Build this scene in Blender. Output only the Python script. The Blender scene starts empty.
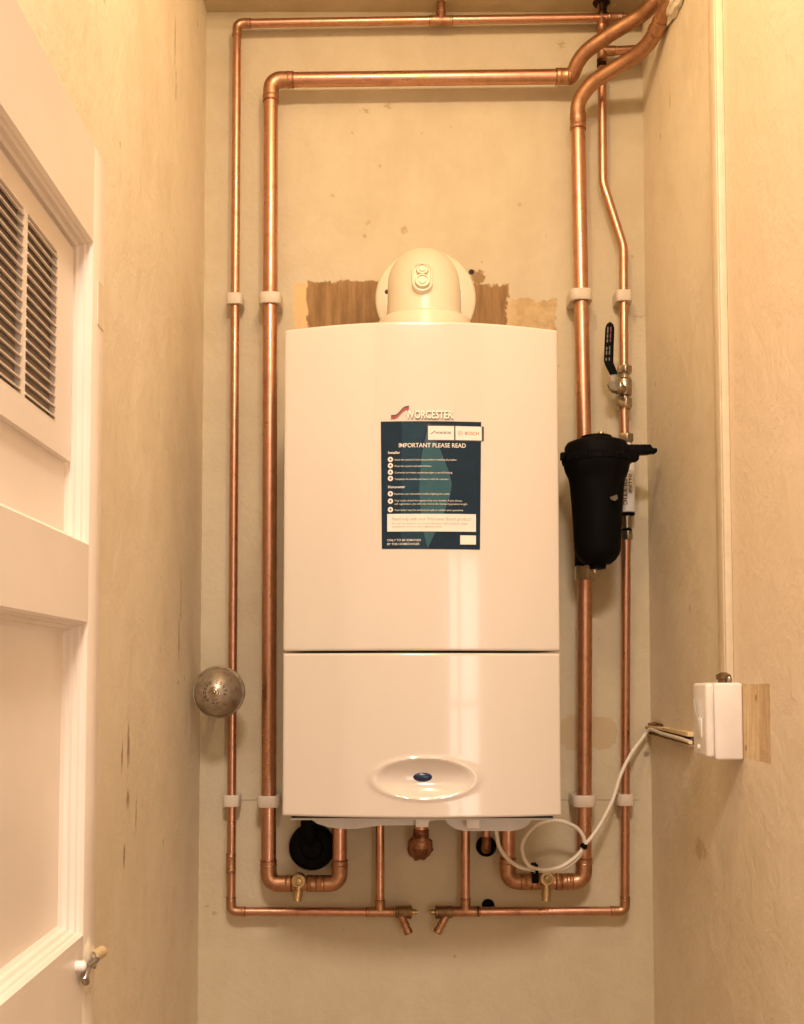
import bpy, bmesh, math, random
from mathutils import Vector, Matrix, noise
PI = math.pi
R_ = math.radians
scene = bpy.context.scene
COL = scene.collection
random.seed(7)

# ------------------------------------------------------------------ camera
F = 1080.0
CAM = Vector((0.0, -2.05, 1.45))
PITCH = R_(3.0)
HORIZON, VPX = 678.0, 385.0
CX, CY = VPX, HORIZON - F * math.tan(PITCH)
cam_data = bpy.data.cameras.new('camera')
cam_data.sensor_width = 36.0
cam_data.sensor_fit = 'AUTO'
cam_data.lens = F / 1024.0 * 36.0
cam_data.shift_x = (402.0 - CX) / 1024.0
cam_data.shift_y = (CY - 512.0) / 1024.0
cam_data.clip_start = 0.02
cam = bpy.data.objects.new('camera', cam_data)
cam.location = CAM
cam.rotation_euler = (PI / 2 + PITCH, 0, 0)
COL.objects.link(cam)
scene.camera = cam

def ray(px, py):
    u, v = (px - CX) / F, -(py - CY) / F
    return Vector((u, math.cos(PITCH) - v * math.sin(PITCH), math.sin(PITCH) + v * math.cos(PITCH)))
def P(px, py, Y):
    """point of the photograph on the upright plane at distance Y"""
    d = ray(px, py)
    return CAM + d * ((Y - CAM.y) / d.y)
def S(px, py, X):
    """point of the photograph on a side plane X = const"""
    d = ray(px, py)
    return CAM + d * ((X - CAM.x) / d.x)

XL = P(202, 520, 0).x
XR = P(648, 520, 0).x
ZC = P(400, 12, 0).z           # ceiling of the recess

# ------------------------------------------------------------------ materials
class V:
    """tiny wrapper for shader maths"""
    def __init__(s, t, sock): s.t, s.s = t, sock
    def _m(s, op, o=None, o2=None, clamp=False):
        n = s.t.nodes.new('ShaderNodeMath'); n.operation = op; n.use_clamp = clamp
        s.t.links.new(s.s, n.inputs[0])
        for i, x in ((1, o), (2, o2)):
            if x is None: continue
            if isinstance(x, V): s.t.links.new(x.s, n.inputs[i])
            else: n.inputs[i].default_value = x
        return V(s.t, n.outputs[0])
    def __add__(s, o): return s._m('ADD', o)
    def __sub__(s, o): return s._m('SUBTRACT', o)
    def __mul__(s, o): return s._m('MULTIPLY', o)
    def abs(s): return s._m('ABSOLUTE')
    def max(s, o): return s._m('MAXIMUM', o)
    def min(s, o): return s._m('MINIMUM', o)
    def pow(s, o): return s._m('POWER', o)
    def sqrt(s): return s._m('SQRT')
    def step(s, a, b):
        """0 at a, 1 at b"""
        n = s.t.nodes.new('ShaderNodeMapRange'); n.clamp = True; n.interpolation_type = 'SMOOTHSTEP'
        s.t.links.new(s.s, n.inputs['Value'])
        lo, hi = (a, b) if a < b else (b, a)
        n.inputs['From Min'].default_value = lo; n.inputs['From Max'].default_value = hi
        n.inputs['To Min'].default_value = 0.0 if a < b else 1.0
        n.inputs['To Max'].default_value = 1.0 if a < b else 0.0
        return V(s.t, n.outputs['Result'])

def new_mat(name):
    m = bpy.data.materials.new(name); m.use_nodes = True
    t = m.node_tree
    b = t.nodes['Principled BSDF']
    return m, t, b
def position(t):
    g = t.nodes.new('ShaderNodeNewGeometry')
    sp = t.nodes.new('ShaderNodeSeparateXYZ'); t.links.new(g.outputs['Position'], sp.inputs[0])
    return g.outputs['Position'], V(t, sp.outputs[0]), V(t, sp.outputs[1]), V(t, sp.outputs[2])
def objcoord(t):
    c = t.nodes.new('ShaderNodeTexCoord'); return c.outputs['Object']
def nz(t, vec, scale, detail=4, rough=0.55, stretch=None, dist=0.0):
    if stretch:
        mp = t.nodes.new('ShaderNodeMapping'); t.links.new(vec, mp.inputs[0]); mp.inputs['Scale'].default_value = stretch
        vec = mp.outputs[0]
    n = t.nodes.new('ShaderNodeTexNoise'); t.links.new(vec, n.inputs['Vector'])
    n.inputs['Scale'].default_value = scale; n.inputs['Detail'].default_value = detail
    n.inputs['Roughness'].default_value = rough; n.inputs['Distortion'].default_value = dist
    return V(t, n.outputs['Fac'])
def rgb(c): return (c[0], c[1], c[2], 1.0)
def mix(t, fac, a, b):
    n = t.nodes.new('ShaderNodeMix'); n.data_type = 'RGBA'
    ia, ib = [i for i in n.inputs if i.type == 'RGBA']
    t.links.new(fac.s, n.inputs[0])
    for i, x in ((ia, a), (ib, b)):
        if isinstance(x, tuple): i.default_value = rgb(x)
        else: t.links.new(x, i)
    return [o for o in n.outputs if o.type == 'RGBA'][0]
def bump(t, b, h, strength=0.3, dist=0.01):
    n = t.nodes.new('ShaderNodeBump'); n.inputs['Strength'].default_value = strength; n.inputs['Distance'].default_value = dist
    t.links.new(h.s, n.inputs['Height']); t.links.new(n.outputs[0], b.inputs['Normal'])

def plain(name, col, rough=0.5, metal=0.0, coat=0.0, var=0.06, scale=40.0, bmp=0.0, spec=0.5):
    """even material with a little mottling"""
    m, t, b = new_mat(name)
    oc = objcoord(t)
    n = nz(t, oc, scale, 3)
    dark = tuple(c * (1 - var * 2) for c in col); lite = tuple(min(1, c * (1 + var)) for c in col)
    t.links.new(mix(t, n.step(0.3, 0.7), dark, lite), b.inputs['Base Color'])
    b.inputs['Roughness'].default_value = rough; b.inputs['Metallic'].default_value = metal
    b.inputs['Coat Weight'].default_value = coat; b.inputs['Coat Roughness'].default_value = 0.05
    b.inputs['Specular IOR Level'].default_value = spec
    if bmp: bump(t, b, n, bmp, 0.002)
    return m

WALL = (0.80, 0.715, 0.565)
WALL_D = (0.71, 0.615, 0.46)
def plaster(name, base=WALL, dark=WALL_D, extra=None, streak=(6, 6, 1.2)):
    m, t, b = new_mat(name)
    pos, X, Y, Z = position(t)
    big = nz(t, pos, 2.6, 5, 0.6)
    mid = nz(t, pos, 14, 5, 0.65, dist=0.4)
    st = nz(t, pos, 2.2, 4, 0.6, stretch=streak)
    fine = nz(t, pos, 90, 3, 0.6)
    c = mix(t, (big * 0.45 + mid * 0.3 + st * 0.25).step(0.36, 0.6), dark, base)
    # small flecks and scuffs of dirt
    sp = nz(t, pos, 34, 2, 0.5, stretch=(1, 1, 0.8))
    c = mix(t, sp.step(0.72, 0.78) * 0.45, c, (0.33, 0.2, 0.08))
    if extra: c = extra(t, pos, X, Y, Z, c)
    t.links.new(c, b.inputs['Base Color'])
    b.inputs['Roughness'].default_value = 0.62
    b.inputs['Specular IOR Level'].default_value = 0.3
    scr = nz(t, pos, 9, 6, 0.75, dist=0.5)
    bump(t, b, big * 0.6 + mid * 0.35 + scr * 0.3 + fine * 0.07, 0.5, 0.014)
    return m

def wall_marks(t, pos, X, Y, Z, c):
    w = nz(t, pos, 30, 6, 0.7, stretch=(1, 1, 0.45)) - 0.5
    w2 = nz(t, pos, 16, 5, 0.7) - 0.5
    wf = nz(t, pos, 150, 4, 0.7) - 0.5
    def boxmask(x0, y0, x1, y1, warp, soft=0.002):
        a, d = P(x0, y0, 0), P(x1, y1, 0)
        cx, cz, hx, hz = (a.x + d.x) / 2, (a.z + d.z) / 2, abs(d.x - a.x) / 2, abs(d.z - a.z) / 2
        sd = ((X - cx).abs() - hx).max((Z - cz).abs() - hz) + w * warp + w2 * (warp * 0.9)
        return sd.step(soft, -soft)
    grain = nz(t, pos, 22, 4, 0.6, stretch=(2.4, 1, 0.35))
    brown = mix(t, grain.step(0.3, 0.7), (0.21, 0.115, 0.04), (0.36, 0.21, 0.085))
    c = mix(t, boxmask(294, 283, 309, 350, 0.012), c, (0.72, 0.5, 0.26))
    c = mix(t, boxmask(308, 281, 400, 350, 0.03), c, brown)
    tan = mix(t, w2.step(-0.12, 0.1), (0.44, 0.29, 0.13), (0.60, 0.44, 0.23))
    c = mix(t, boxmask(470, 300, 556, 350, 0.045) * 0.85, c, tan)
    c = mix(t, boxmask(470, 284, 509, 350, 0.045), c, brown)
    # drilled hole with a brown ring beside the flue plate
    def dot(x, y, r0, r1, warp=0.0):
        p = P(x, y, 0)
        d = ((X - p.x).pow(2.0) + (Z - p.z).pow(2.0)).sqrt() + (w + wf * 1.6) * warp
        return d.step(r1, r0)
    c = mix(t, dot(478, 277, 0.010, 0.016, 0.02) * 0.85, c, (0.25, 0.13, 0.04))
    c = mix(t, dot(471.5, 272, 0.0045, 0.0065), c, (0.02, 0.01, 0.005))
    # round damp stains by the right hand pipes
    c = mix(t, dot(601, 733, 0.030, 0.034, 0.012) * 0.38, c, (0.45, 0.27, 0.1))
    c = mix(t, dot(574, 733, 0.030, 0.036, 0.02) * 0.38, c, (0.45, 0.27, 0.1))
    c = mix(t, dot(646, 754, 0.004, 0.007, 0.006) * 0.7, c, (0.2, 0.13, 0.09))
    # pencil level line behind the lower clips
    zl = P(400, 800, 0).z
    a, b2 = P(222, 800, 0).x, P(640, 800, 0).x
    line = (Z - zl + w2 * 0.002).abs().step(0.0011, 0.0005) * X.step(a, a + 0.004) * X.step(b2, b2 - 0.004)
    c = mix(t, line * 0.75, c, (0.2, 0.15, 0.11))
    # worn flecks high on the wall
    for (x, y, r) in ((388, 106, .009), (366, 111, .008), (352, 133, .004), (451, 127, .004), (368, 222, .010), (404, 230, .009), (520, 205, .006), (562, 45, .012), (332, 195, .006), (365, 236, .006), (612, 205, .004), (214, 913, .007), (207, 906, .005)):
        c = mix(t, dot(x, y, r * 0.15, r * .9, r * 2.6) * 0.55, c, (0.36, 0.22, 0.08))
    # fine crack under the right upper clips
    pc = P(600, 315, 0)
    crack = (Z - pc.z + w2 * 0.05).abs().step(0.0012, 0.0004) * X.step(P(628, 0, 0).x, P(630, 0, 0).x)
    c = mix(t, crack * 0.5, c, (0.3, 0.2, 0.1))
    return c

def left_marks(t, pos, X, Y, Z, c):
    w = nz(t, pos, 70, 5, 0.75, stretch=(1, 1.6, 0.6)) - 0.5
    for (x, y, dy, dz) in ((128, 747, .012, .045), (122, 760, .008, .03), (128, 800, .016, .016), (136, 815, .005, .03), (124, 860, .008, .035), (179, 640, .006, .05), (178, 683, .010, .006), (175, 45, .006, .05), (176, 82, .004, .04), (181, 600, .004, .05)):
        p = S(x, y, XL)
        d = ((((Y - p.y) * (1 / dy)).pow(2.0) + ((Z - p.z) * (1 / dz)).pow(2.0)).sqrt() + w * 3.2)
        c = mix(t, d.step(0.9, 0.2) * 0.85, c, (0.28, 0.18, 0.09))
    return c
def right_marks(t, pos, X, Y, Z, c):
    w = nz(t, pos, 38, 4, 0.7) - 0.5
    for (x, y, dy, dz) in ((741, 42, .02, .022), (670, 100, .006, .03), (652, 915, .006, .02), (755, 165, .03, .03), (700, 850, .05, .02)):
        p = S(x, y, XR)
        d = ((((Y - p.y) * (1 / dy)).pow(2.0) + ((Z - p.z) * (1 / dz)).pow(2.0)).sqrt() + w * 3.2)
        c = mix(t, d.step(0.9, 0.2) * 0.45, c, (0.40, 0.25, 0.1))
    # paler colour on the room side of the trunking, fading towards the bottom
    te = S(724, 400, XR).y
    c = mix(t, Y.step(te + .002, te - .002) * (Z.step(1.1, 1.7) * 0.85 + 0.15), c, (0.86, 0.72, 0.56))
    # bare timber let into the plaster beside the switch box, edges torn
    a, b2 = S(740, 683, XR), S(771, 763, XR)
    cy, hy = (a.y + 0.03 + b2.y) / 2, abs(a.y + 0.03 - b2.y) / 2
    zt, zb = S(758, 684, XR).z, S(758, 761, XR).z
    sd = ((Y - cy).abs() - hy).max((Z - (zt + zb) / 2).abs() - abs(zt - zb) / 2) + w * 0.006
    g = nz(t, pos, 26, 4, 0.6, stretch=(1, 5, 0.5))
    wood = mix(t, g.step(0.35, 0.65), (0.66, 0.48, 0.27), (0.80, 0.64, 0.42))
    edge = S(760, 720, XR).y
    wood = mix(t, Y.step(edge + 0.002, edge - 0.002) * 0.45, wood, (0.48, 0.32, 0.17))
    for (x, y) in ((756, 698), (746, 748)):
        p = S(x, y, XR)
        d = ((((Y - p.y) * (1 / 0.004)).pow(2.0) + ((Z - p.z) * (1 / 0.006)).pow(2.0)).sqrt())
        wood = mix(t, d.step(1.0, 0.6) * 0.8, wood, (0.25, 0.12, 0.05))
    c = mix(t, sd.step(0.001, -0.001), c, wood)
    return c

M = {}
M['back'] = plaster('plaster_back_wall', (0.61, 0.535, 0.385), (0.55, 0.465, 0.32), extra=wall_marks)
M['left'] = plaster('plaster_left_wall', extra=left_marks, streak=(3, 4, 1.1))
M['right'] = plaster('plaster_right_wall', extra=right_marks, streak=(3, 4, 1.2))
M['ceil'] = plaster('ceiling_plaster', (0.60, 0.50, 0.33), (0.48, 0.38, 0.22))
M['hall'] = plaster('hall_wall', (0.70, 0.62, 0.52), (0.64, 0.55, 0.45))
M['hallceil'] = plain('hall_ceiling', (0.75, 0.70, 0.62), 0.8)

def copper(name, col, dull, rough=0.26, amount=(0.42, 0.72)):
    m, t, b = new_mat(name)
    pos, X, Y, Z = position(t)
    n = nz(t, pos, 26, 5, 0.65)
    n2 = nz(t, pos, 130, 3, 0.6)
    t.links.new(mix(t, (n * 0.75 + n2 * 0.25).step(*amount), col, dull), b.inputs['Base Color'])
    b.inputs['Metallic'].default_value = 1.0
    r = n.step(0.35, 0.75) * 0.2 + rough
    t.links.new(r.s, b.inputs['Roughness'])
    bump(t, b, n2, 0.06, 0.001)
    return m
M['copper'] = copper('copper_tube', (0.60, 0.335, 0.225), (0.38, 0.18, 0.115), 0.27, (0.44, 0.80))
M['copper_fit'] = copper('copper_fitting', (0.52, 0.30, 0.18), (0.30, 0.15, 0.085), 0.36, (0.40, 0.74))
M['bead'] = copper('solder_ring', (0.40, 0.20, 0.11), (0.16, 0.07, 0.04), 0.4)
M['burnt'] = copper('blackened_joint', (0.06, 0.035, 0.02), (0.02, 0.012, 0.008), 0.5)
M['brown'] = copper('tarnished_copper', (0.30, 0.14, 0.08), (0.10, 0.045, 0.03), 0.42)
M['brass'] = plain('brass', (0.52, 0.39, 0.20), 0.38, 1.0, var=0.15)
M['darkbrass'] = plain('tarnished_brass', (0.32, 0.22, 0.13), 0.36, 1.0, var=0.2)
M['nickel'] = plain('nickel_plate', (0.46, 0.39, 0.29), 0.28, 1.0, var=0.15)
M['enamel'] = plain('white_enamel', (0.70, 0.635, 0.56), 0.16, 0, coat=0.5, var=0.004, scale=3)
M['flue'] = plain('cream_flue_plastic', (0.74, 0.66, 0.50), 0.3, var=0.01, scale=8)
M['clip'] = plain('white_clip_plastic', (0.64, 0.56, 0.46), 0.45, var=0.02)
M['black'] = plain('black_plastic', (0.004, 0.004, 0.004), 0.6, var=0.1, spec=0.06)
M['gap'] = plain('dark_gap', (0.01, 0.01, 0.012), 0.6)
M['tray'] = plain('grey_tray_plastic', (0.66, 0.64, 0.62), 0.45, var=0.02)
M['white'] = plain('white_plastic', (0.84, 0.80, 0.76), 0.35, var=0.03, scale=20)
M['trunk'] = plain('cream_trunking', (0.76, 0.66, 0.50), 0.4, var=0.03)
M['cable'] = plain('white_cable_sheath', (0.80, 0.73, 0.62), 0.4, var=0.03)
M['blue'] = plain('blue_button_plastic', (0.012, 0.025, 0.085), 0.25)
M['navy'] = plain('navy_printed_paper', (0.012, 0.028, 0.050), 0.6, var=0.05, spec=0.12)
M['navy2'] = plain('dark_teal_print', (0.018, 0.048, 0.078), 0.6, var=0.05, spec=0.12)
M['teal'] = plain('teal_print', (0.04, 0.11, 0.14), 0.6, var=0.05, spec=0.12)
M['print'] = plain('white_print', (0.80, 0.76, 0.70), 0.5, var=0.02)
M['greyprint'] = plain('grey_print', (0.38, 0.34, 0.24), 0.5)
M['dimprint'] = plain('worn_grey_print', (0.14, 0.12, 0.10), 0.5)
M['dimred'] = plain('worn_red_print', (0.16, 0.03, 0.03), 0.5)
M['darkprint'] = plain('dark_print', (0.07, 0.05, 0.05), 0.5)
M['red'] = plain('red_enamel', (0.42, 0.05, 0.045), 0.35)
M['orange'] = plain('orange_red_print', (0.75, 0.16, 0.07), 0.5)
M['badge'] = plain('cream_badge_letters', (0.90, 0.86, 0.76), 0.35)
M['badge_edge_shadow'] = plain('grey_badge_edge_shadow', (0.28, 0.24, 0.17), 0.4)
M['filler'] = plain('white_filler', (0.82, 0.76, 0.62), 0.8, var=0.08, scale=60, bmp=0.6)
M['timber'] = plain('bare_timber', (0.74, 0.57, 0.32), 0.7, var=0.14, scale=25)
M['brownslot'] = plain('dark_slot_shade', (0.10, 0.06, 0.05), 0.7, var=0.2)  # dark brown stands in for the shade inside the open slot
M['door'] = plain('cream_door_paint', (0.84, 0.75, 0.66), 0.32, var=0.025, scale=5)
M['slat'] = plain('vent_slat_paint', (0.66, 0.57, 0.48), 0.5, var=0.05)
M['ventback'] = plain('vent_gap_shade', (0.42, 0.34, 0.28), 0.8)  # brown backing colour stands in for shade in the gaps between slats
M['steel'] = plain('worn_steel', (0.50, 0.47, 0.44), 0.3, 1.0, var=0.15)
M['bell'] = None
def bell_mat():
    m, t, b = new_mat('tarnished_bell_metal')
    oc = objcoord(t)
    n = nz(t, oc, 60, 5, 0.65)
    t.links.new(mix(t, n.step(0.35, 0.7), (0.52, 0.45, 0.35), (0.34, 0.27, 0.20)), b.inputs['Base Color'])
    b.inputs['Metallic'].default_value = 0.7
    t.links.new((n * 0.2 + 0.32).s, b.inputs['Roughness'])
    return m
M['bell'] = bell_mat()
def floor_mat():
    m, t, b = new_mat('floor_boards')
    pos, X, Y, Z = position(t)
    g = nz(t, pos, 8, 5, 0.6, stretch=(6, 0.6, 1))
    t.links.new(mix(t, g.step(0.3, 0.7), (0.30, 0.18, 0.09), (0.45, 0.29, 0.16)), b.inputs['Base Color'])
    b.inputs['Roughness'].default_value = 0.45
    return m
M['floor'] = floor_mat()

# ------------------------------------------------------------------ mesh helpers
def frame_of(d):
    d = d.normalized()
    a = Vector((0, 0, 1)) if abs(d.z) < 0.9 else Vector((1, 0, 0))
    u = d.cross(a).normalized()
    return u, d.cross(u).normalized()

class MB:
    def __init__(s): s.bm = bmesh.new()
    def quad_strip(s, rings, close=True, cap=True):
        vs = [[s.bm.verts.new(p) for p in r] for r in rings]
        n = len(vs[0])
        for a, b in zip(vs, vs[1:]):
            for i in range(n if close else n - 1):
                j = (i + 1) % n
                try: s.bm.faces.new((a[i], a[j], b[j], b[i]))
                except ValueError: pass
        if cap and close:
            s.bm.faces.new(list(reversed(vs[0]))); s.bm.faces.new(vs[-1])
        return s
    def tube(s, path, r, seg=20, cap=True):
        path = [Vector(p) for p in path]
        rr = r if isinstance(r, (list, tuple)) else [r] * len(path)
        rings = []; u = None
        for i, p in enumerate(path):
            d = (path[min(i + 1, len(path) - 1)] - path[max(i - 1, 0)]).normalized()
            if u is None: u, _ = frame_of(d)
            u = (u - d * u.dot(d)).normalized(); v = d.cross(u)
            rings.append([p + (u * math.cos(2 * PI * k / seg) + v * math.sin(2 * PI * k / seg)) * rr[i] for k in range(seg)])
        return s.quad_strip(rings, cap=cap)
    def ring(s, c, d, r, rt, seg=24, tseg=8):
        """a torus about axis d"""
        u, v = frame_of(d); d = d.normalized()
        rings = []
        for k in range(seg + 1):
            a = 2 * PI * k / seg; e = u * math.cos(a) + v * math.sin(a)
            rings.append([c + e * (r + rt * math.cos(2 * PI * j / tseg)) + d * (rt * math.sin(2 * PI * j / tseg)) for j in range(tseg)])
        return s.quad_strip(rings, cap=False)
    def lathe(s, c, d, prof, seg=40, up=None):
        """prof: (distance along d, radius)"""
        d = Vector(d).normalized(); u, v = frame_of(d)
        rings = [[Vector(c) + d * h + (u * math.cos(2 * PI * k / seg) + v * math.sin(2 * PI * k / seg)) * max(r, 1e-5) for k in range(seg)] for h, r in prof]
        return s.quad_strip(rings)
    def box(s, lo, hi, bev=0.0, segs=2):
        t = bmesh.new()
        bmesh.ops.create_cube(t, size=1)
        c = (Vector(lo) + Vector(hi)) / 2; d = Vector(hi) - Vector(lo)
        for vt in t.verts: vt.co = Vector((vt.co.x * d.x, vt.co.y * d.y, vt.co.z * d.z)) + c
        if bev: bmesh.ops.bevel(t, geom=t.edges[:], offset=bev, segments=segs, affect='EDGES', profile=0.5)
        return s.merge(t)
    def merge(s, t, mat=None):
        me = bpy.data.meshes.new('tmp'); t.to_mesh(me); t.free()
        if mat: me.transform(mat)
        s.bm.from_mesh(me); bpy.data.meshes.remove(me)
        return s
    def prism(s, pts, ax, bev=0.0):
        """closed outline (list of Vector) pushed along vector ax"""
        t = bmesh.new()
        a = [t.verts.new(p) for p in pts]; b = [t.verts.new(Vector(p) + Vector(ax)) for p in pts]
        n = len(a)
        for i in range(n):
            j = (i + 1) % n; t.faces.new((a[i], a[j], b[j], b[i]))
        t.faces.new(list(reversed(a))); t.faces.new(b)
        bmesh.ops.recalc_face_normals(t, faces=t.faces)
        if bev:
            es = [e for e in t.edges if len(e.link_faces) == 2 and e.calc_face_angle(0) > 0.6]
            bmesh.ops.bevel(t, geom=es, offset=bev, segments=3, affect='EDGES', profile=0.5)
        return s.merge(t)
    def hexnut(s, c, d, r, h, bev=0.0012):
        d = Vector(d).normalized(); u, v = frame_of(d)
        pts = [Vector(c) - d * (h / 2) + (u * math.cos(PI / 3 * k) + v * math.sin(PI / 3 * k)) * r for k in range(6)]
        return s.prism(pts, d * h, bev)
    def poly(s, pts):
        s.bm.faces.new([s.bm.verts.new(p) for p in pts]); return s

def props(o, label=None, cat=None, group=None, kind=None):
    if label: o['label'] = label
    if cat: o['category'] = cat
    if group: o['group'] = group
    if kind: o['kind'] = kind
    return o
def thing(name, loc, label, cat, group=None):
    o = bpy.data.objects.new(name, None); COL.objects.link(o)
    o.location = loc; o.empty_display_size = 0.03
    return props(o, label, cat, group)
def world_of(o):
    l = Vector((0, 0, 0))
    while o is not None: l += Vector(o.location); o = o.parent
    return l
def obj(name, mb, mat, parent=None, loc=None, angle=40, label=None):
    bm = mb.bm
    bmesh.ops.recalc_face_normals(bm, faces=bm.faces)
    me = bpy.data.meshes.new(name); bm.to_mesh(me); bm.free()
    return obj_me(name, me, mat, parent, loc, angle, label)
def obj_me(name, me, mat, parent=None, loc=None, angle=40, label=None):
    if loc is None:
        if parent is not None: loc = world_of(parent)
        else:
            xs = [v.co.x for v in me.vertices]; ys = [v.co.y for v in me.vertices]; zs = [v.co.z for v in me.vertices]
            loc = Vector(((min(xs) + max(xs)) / 2, (min(ys) + max(ys)) / 2, min(zs)))
    me.transform(Matrix.Translation(-Vector(loc)))
    if angle:
        for p in me.polygons: p.use_smooth = True
        me.set_sharp_from_angle(angle=R_(angle))
    o = bpy.data.objects.new(name, me); COL.objects.link(o)
    me.materials.append(mat)
    if parent is not None:
        o.parent = parent; o.location = Vector(loc) - world_of(parent)
    else: o.location = loc
    if label: o['label'] = label
    return o

def fillet(pts, R, n=10):
    """polyline with rounded corners; R a number or list per inner corner"""
    pts = [Vector(p) for p in pts]; out = [pts[0]]
    for i in range(1, len(pts) - 1):
        r = R[i - 1] if isinstance(R, (list, tuple)) else R
        a, b, c = pts[i - 1], pts[i], pts[i + 1]
        d1, d2 = (b - a).normalized(), (c - b).normalized()
        ang = d1.angle(d2)
        if ang < 0.01: out.append(b); continue
        t = min(r * math.tan(ang / 2), (b - a).length * 0.49, (c - b).length * 0.49)
        p0, p1 = b - d1 * t, b + d2 * t
        for k in range(n + 1):
            s = k / n
            # circular-ish blend
            q = p0 * ((1 - s) ** 2) + b * (2 * s * (1 - s)) + p1 * (s ** 2)
            w = 0.18 * 4 * s * (1 - s)
            m = p0.lerp(p1, s)
            out.append(q.lerp(m, w * 0.35))
    out.append(pts[-1]); return out
def catmull(pts, n=10):
    pts = [Vector(p) for p in pts]
    pp = [pts[0] * 2 - pts[1]] + pts + [pts[-1] * 2 - pts[-2]]
    out = []
    for i in range(1, len(pp) - 2):
        a, b, c, d = pp[i - 1:i + 3]
        for k in range(n):
            t = k / n
            out.append(0.5 * ((2 * b) + (c - a) * t + (2 * a - 5 * b + 4 * c - d) * t * t + (3 * b - a - 3 * c + d) * t ** 3))
    out.append(pts[-1]); return out

# ---- plumbing parts
def elbow(parent, a, c, b, r, R=None, sock=None, mat='copper_fit'):
    """capillary elbow at corner c between runs coming from a and going to b; returns tangent length"""
    R = R or r * 1.7; sock = sock if sock is not None else r * 1.5
    a, c, b = Vector(a), Vector(c), Vector(b)
    d1, d2 = (c - a).normalized(), (b - c).normalized()
    t = R * math.tan(d1.angle(d2) / 2)
    ro = r * 1.10
    mb = MB()
    path = fillet([c - d1 * (t + sock), c, c + d2 * (t + sock)], R, 12)
    mb.tube(path, ro)
    for q, d in ((c - d1 * (t + sock * 0.55), d1), (c + d2 * (t + sock * 0.55), d2)):
        mb.ring(q, d, ro * 0.98, r * 0.10)
    e = obj('elbow', mb, M[mat], parent)
    mb = MB()
    for q, d in ((c - d1 * (t + sock), d1), (c + d2 * (t + sock), d2)):
        mb = MB(); mb.ring(q, d, r * 1.02, r * 0.13); obj('solder_joint', mb, M['bead'], e)
    return t + sock * 0.4
def sleeve(name, parent, p, d, r, length, mat='copper_fit', beads=True):
    d = Vector(d).normalized(); p = Vector(p)
    mb = MB(); h = length / 2; ro = r * 1.10
    mb.lathe(p, d, [(-h, r * 0.99), (-h, ro), (-h + r * .3, ro), (-h + r * .45, ro * 1.06), (-h + r * .65, ro), (h - r * .65, ro), (h - r * .45, ro * 1.06), (h - r * .3, ro), (h, ro), (h, r * 0.99)], 24)
    e = obj(name, mb, M[mat], parent)
    if beads:
        for q in (p - d * h, p + d * h): mb = MB(); mb.ring(q, d, r * 1.02, r * 0.12); obj('solder_joint', mb, M['bead'], e)
    return e
def tee(parent, p, d, bd, r, length=None, blen=None, rb=None):
    d, bd, p = Vector(d).normalized(), Vector(bd).normalized(), Vector(p)
    length = length or r * 5.0; blen = blen or r * 2.6; rb = rb or r
    mb = MB(); ro = r * 1.12
    mb.tube([p - d * length / 2, p + d * length / 2], ro, 24)
    mb.tube([p, p + bd * blen], rb * 1.12, 24)
    for s in (-1, 1): mb.ring(p + d * s * length * 0.40, d, ro * 0.98, r * 0.1)
    mb.ring(p + bd * blen * 0.85, bd, rb * 1.1, r * 0.1)
    e = obj('tee', mb, M['copper_fit'], parent)
    for q, dd in ((p - d * length / 2, d), (p + d * length / 2, d), (p + bd * blen, bd)):
        mb = MB(); mb.ring(q, dd, r * 1.03, r * 0.13); obj('solder_joint', mb, M['bead'], e)
    return e
def straight(parent, a, b, r, mat='copper', name='pipe_length'):
    n = max(2, int((Vector(b) - Vector(a)).length / 0.05))
    return obj(name, MB().tube([Vector(a).lerp(Vector(b), i / n) for i in range(n + 1)], r, 24), M[mat], parent)
def run(parent, pts, r, R=None):
    """straight lengths with elbows at each corner"""
    pts = [Vector(p) for p in pts]
    trims = [0.0]
    for i in range(1, len(pts) - 1): trims.append(elbow(parent, pts[i - 1], pts[i], pts[i + 1], r, R))
    trims.append(0.0)
    for i in range(len(pts) - 1):
        d = (pts[i + 1] - pts[i]).normalized()
        straight(parent, pts[i] + d * trims[i], pts[i + 1] - d * trims[i + 1], r)

# ------------------------------------------------------------------ the setting
def struct(name, mb, mat, parent=None, angle=None):
    o = obj(name, mb, mat, parent, angle=angle)
    if parent is None: o['kind'] = 'structure'
    return o
HZ = 3.12
LY, RY = -1.92, -1.34          # where the side walls of the recess end
HX, HY = 2.6, -3.9            # half width and back of the hall
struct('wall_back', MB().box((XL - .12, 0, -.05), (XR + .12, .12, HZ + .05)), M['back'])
struct('wall_left', MB().box((XL - .12, LY, -.05), (XL, 0, HZ + .05)), M['left'])
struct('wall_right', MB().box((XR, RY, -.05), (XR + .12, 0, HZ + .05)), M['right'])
struct('floor', MB().box((-HX - .1, HY - .1, -.1), (HX + .1, 0.0, 0)), M['floor'])
struct('ceiling', MB().box((-HX - .1, HY - .1, HZ), (HX + .1, 0.0, HZ + .1)), M['hallceil'])
struct('ceiling_soffit', MB().box((XL, -.23, ZC), (XR, 0, HZ)), M['ceil'])
struct('wall_hall_left', MB().box((-HX - .1, HY, 0), (-HX, LY, HZ)), M['hall'])
struct('wall_hall_right', MB().box((HX, HY, 0), (HX + .1, RY, HZ)), M['hall'])
struct('wall_return_left', MB().box((-HX, LY, 0), (XL - .12, LY + .1, HZ)), M['hall'])
struct('wall_return_right', MB().box((XR + .12, RY, 0), (HX, RY + .1, HZ)), M['hall'])
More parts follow.
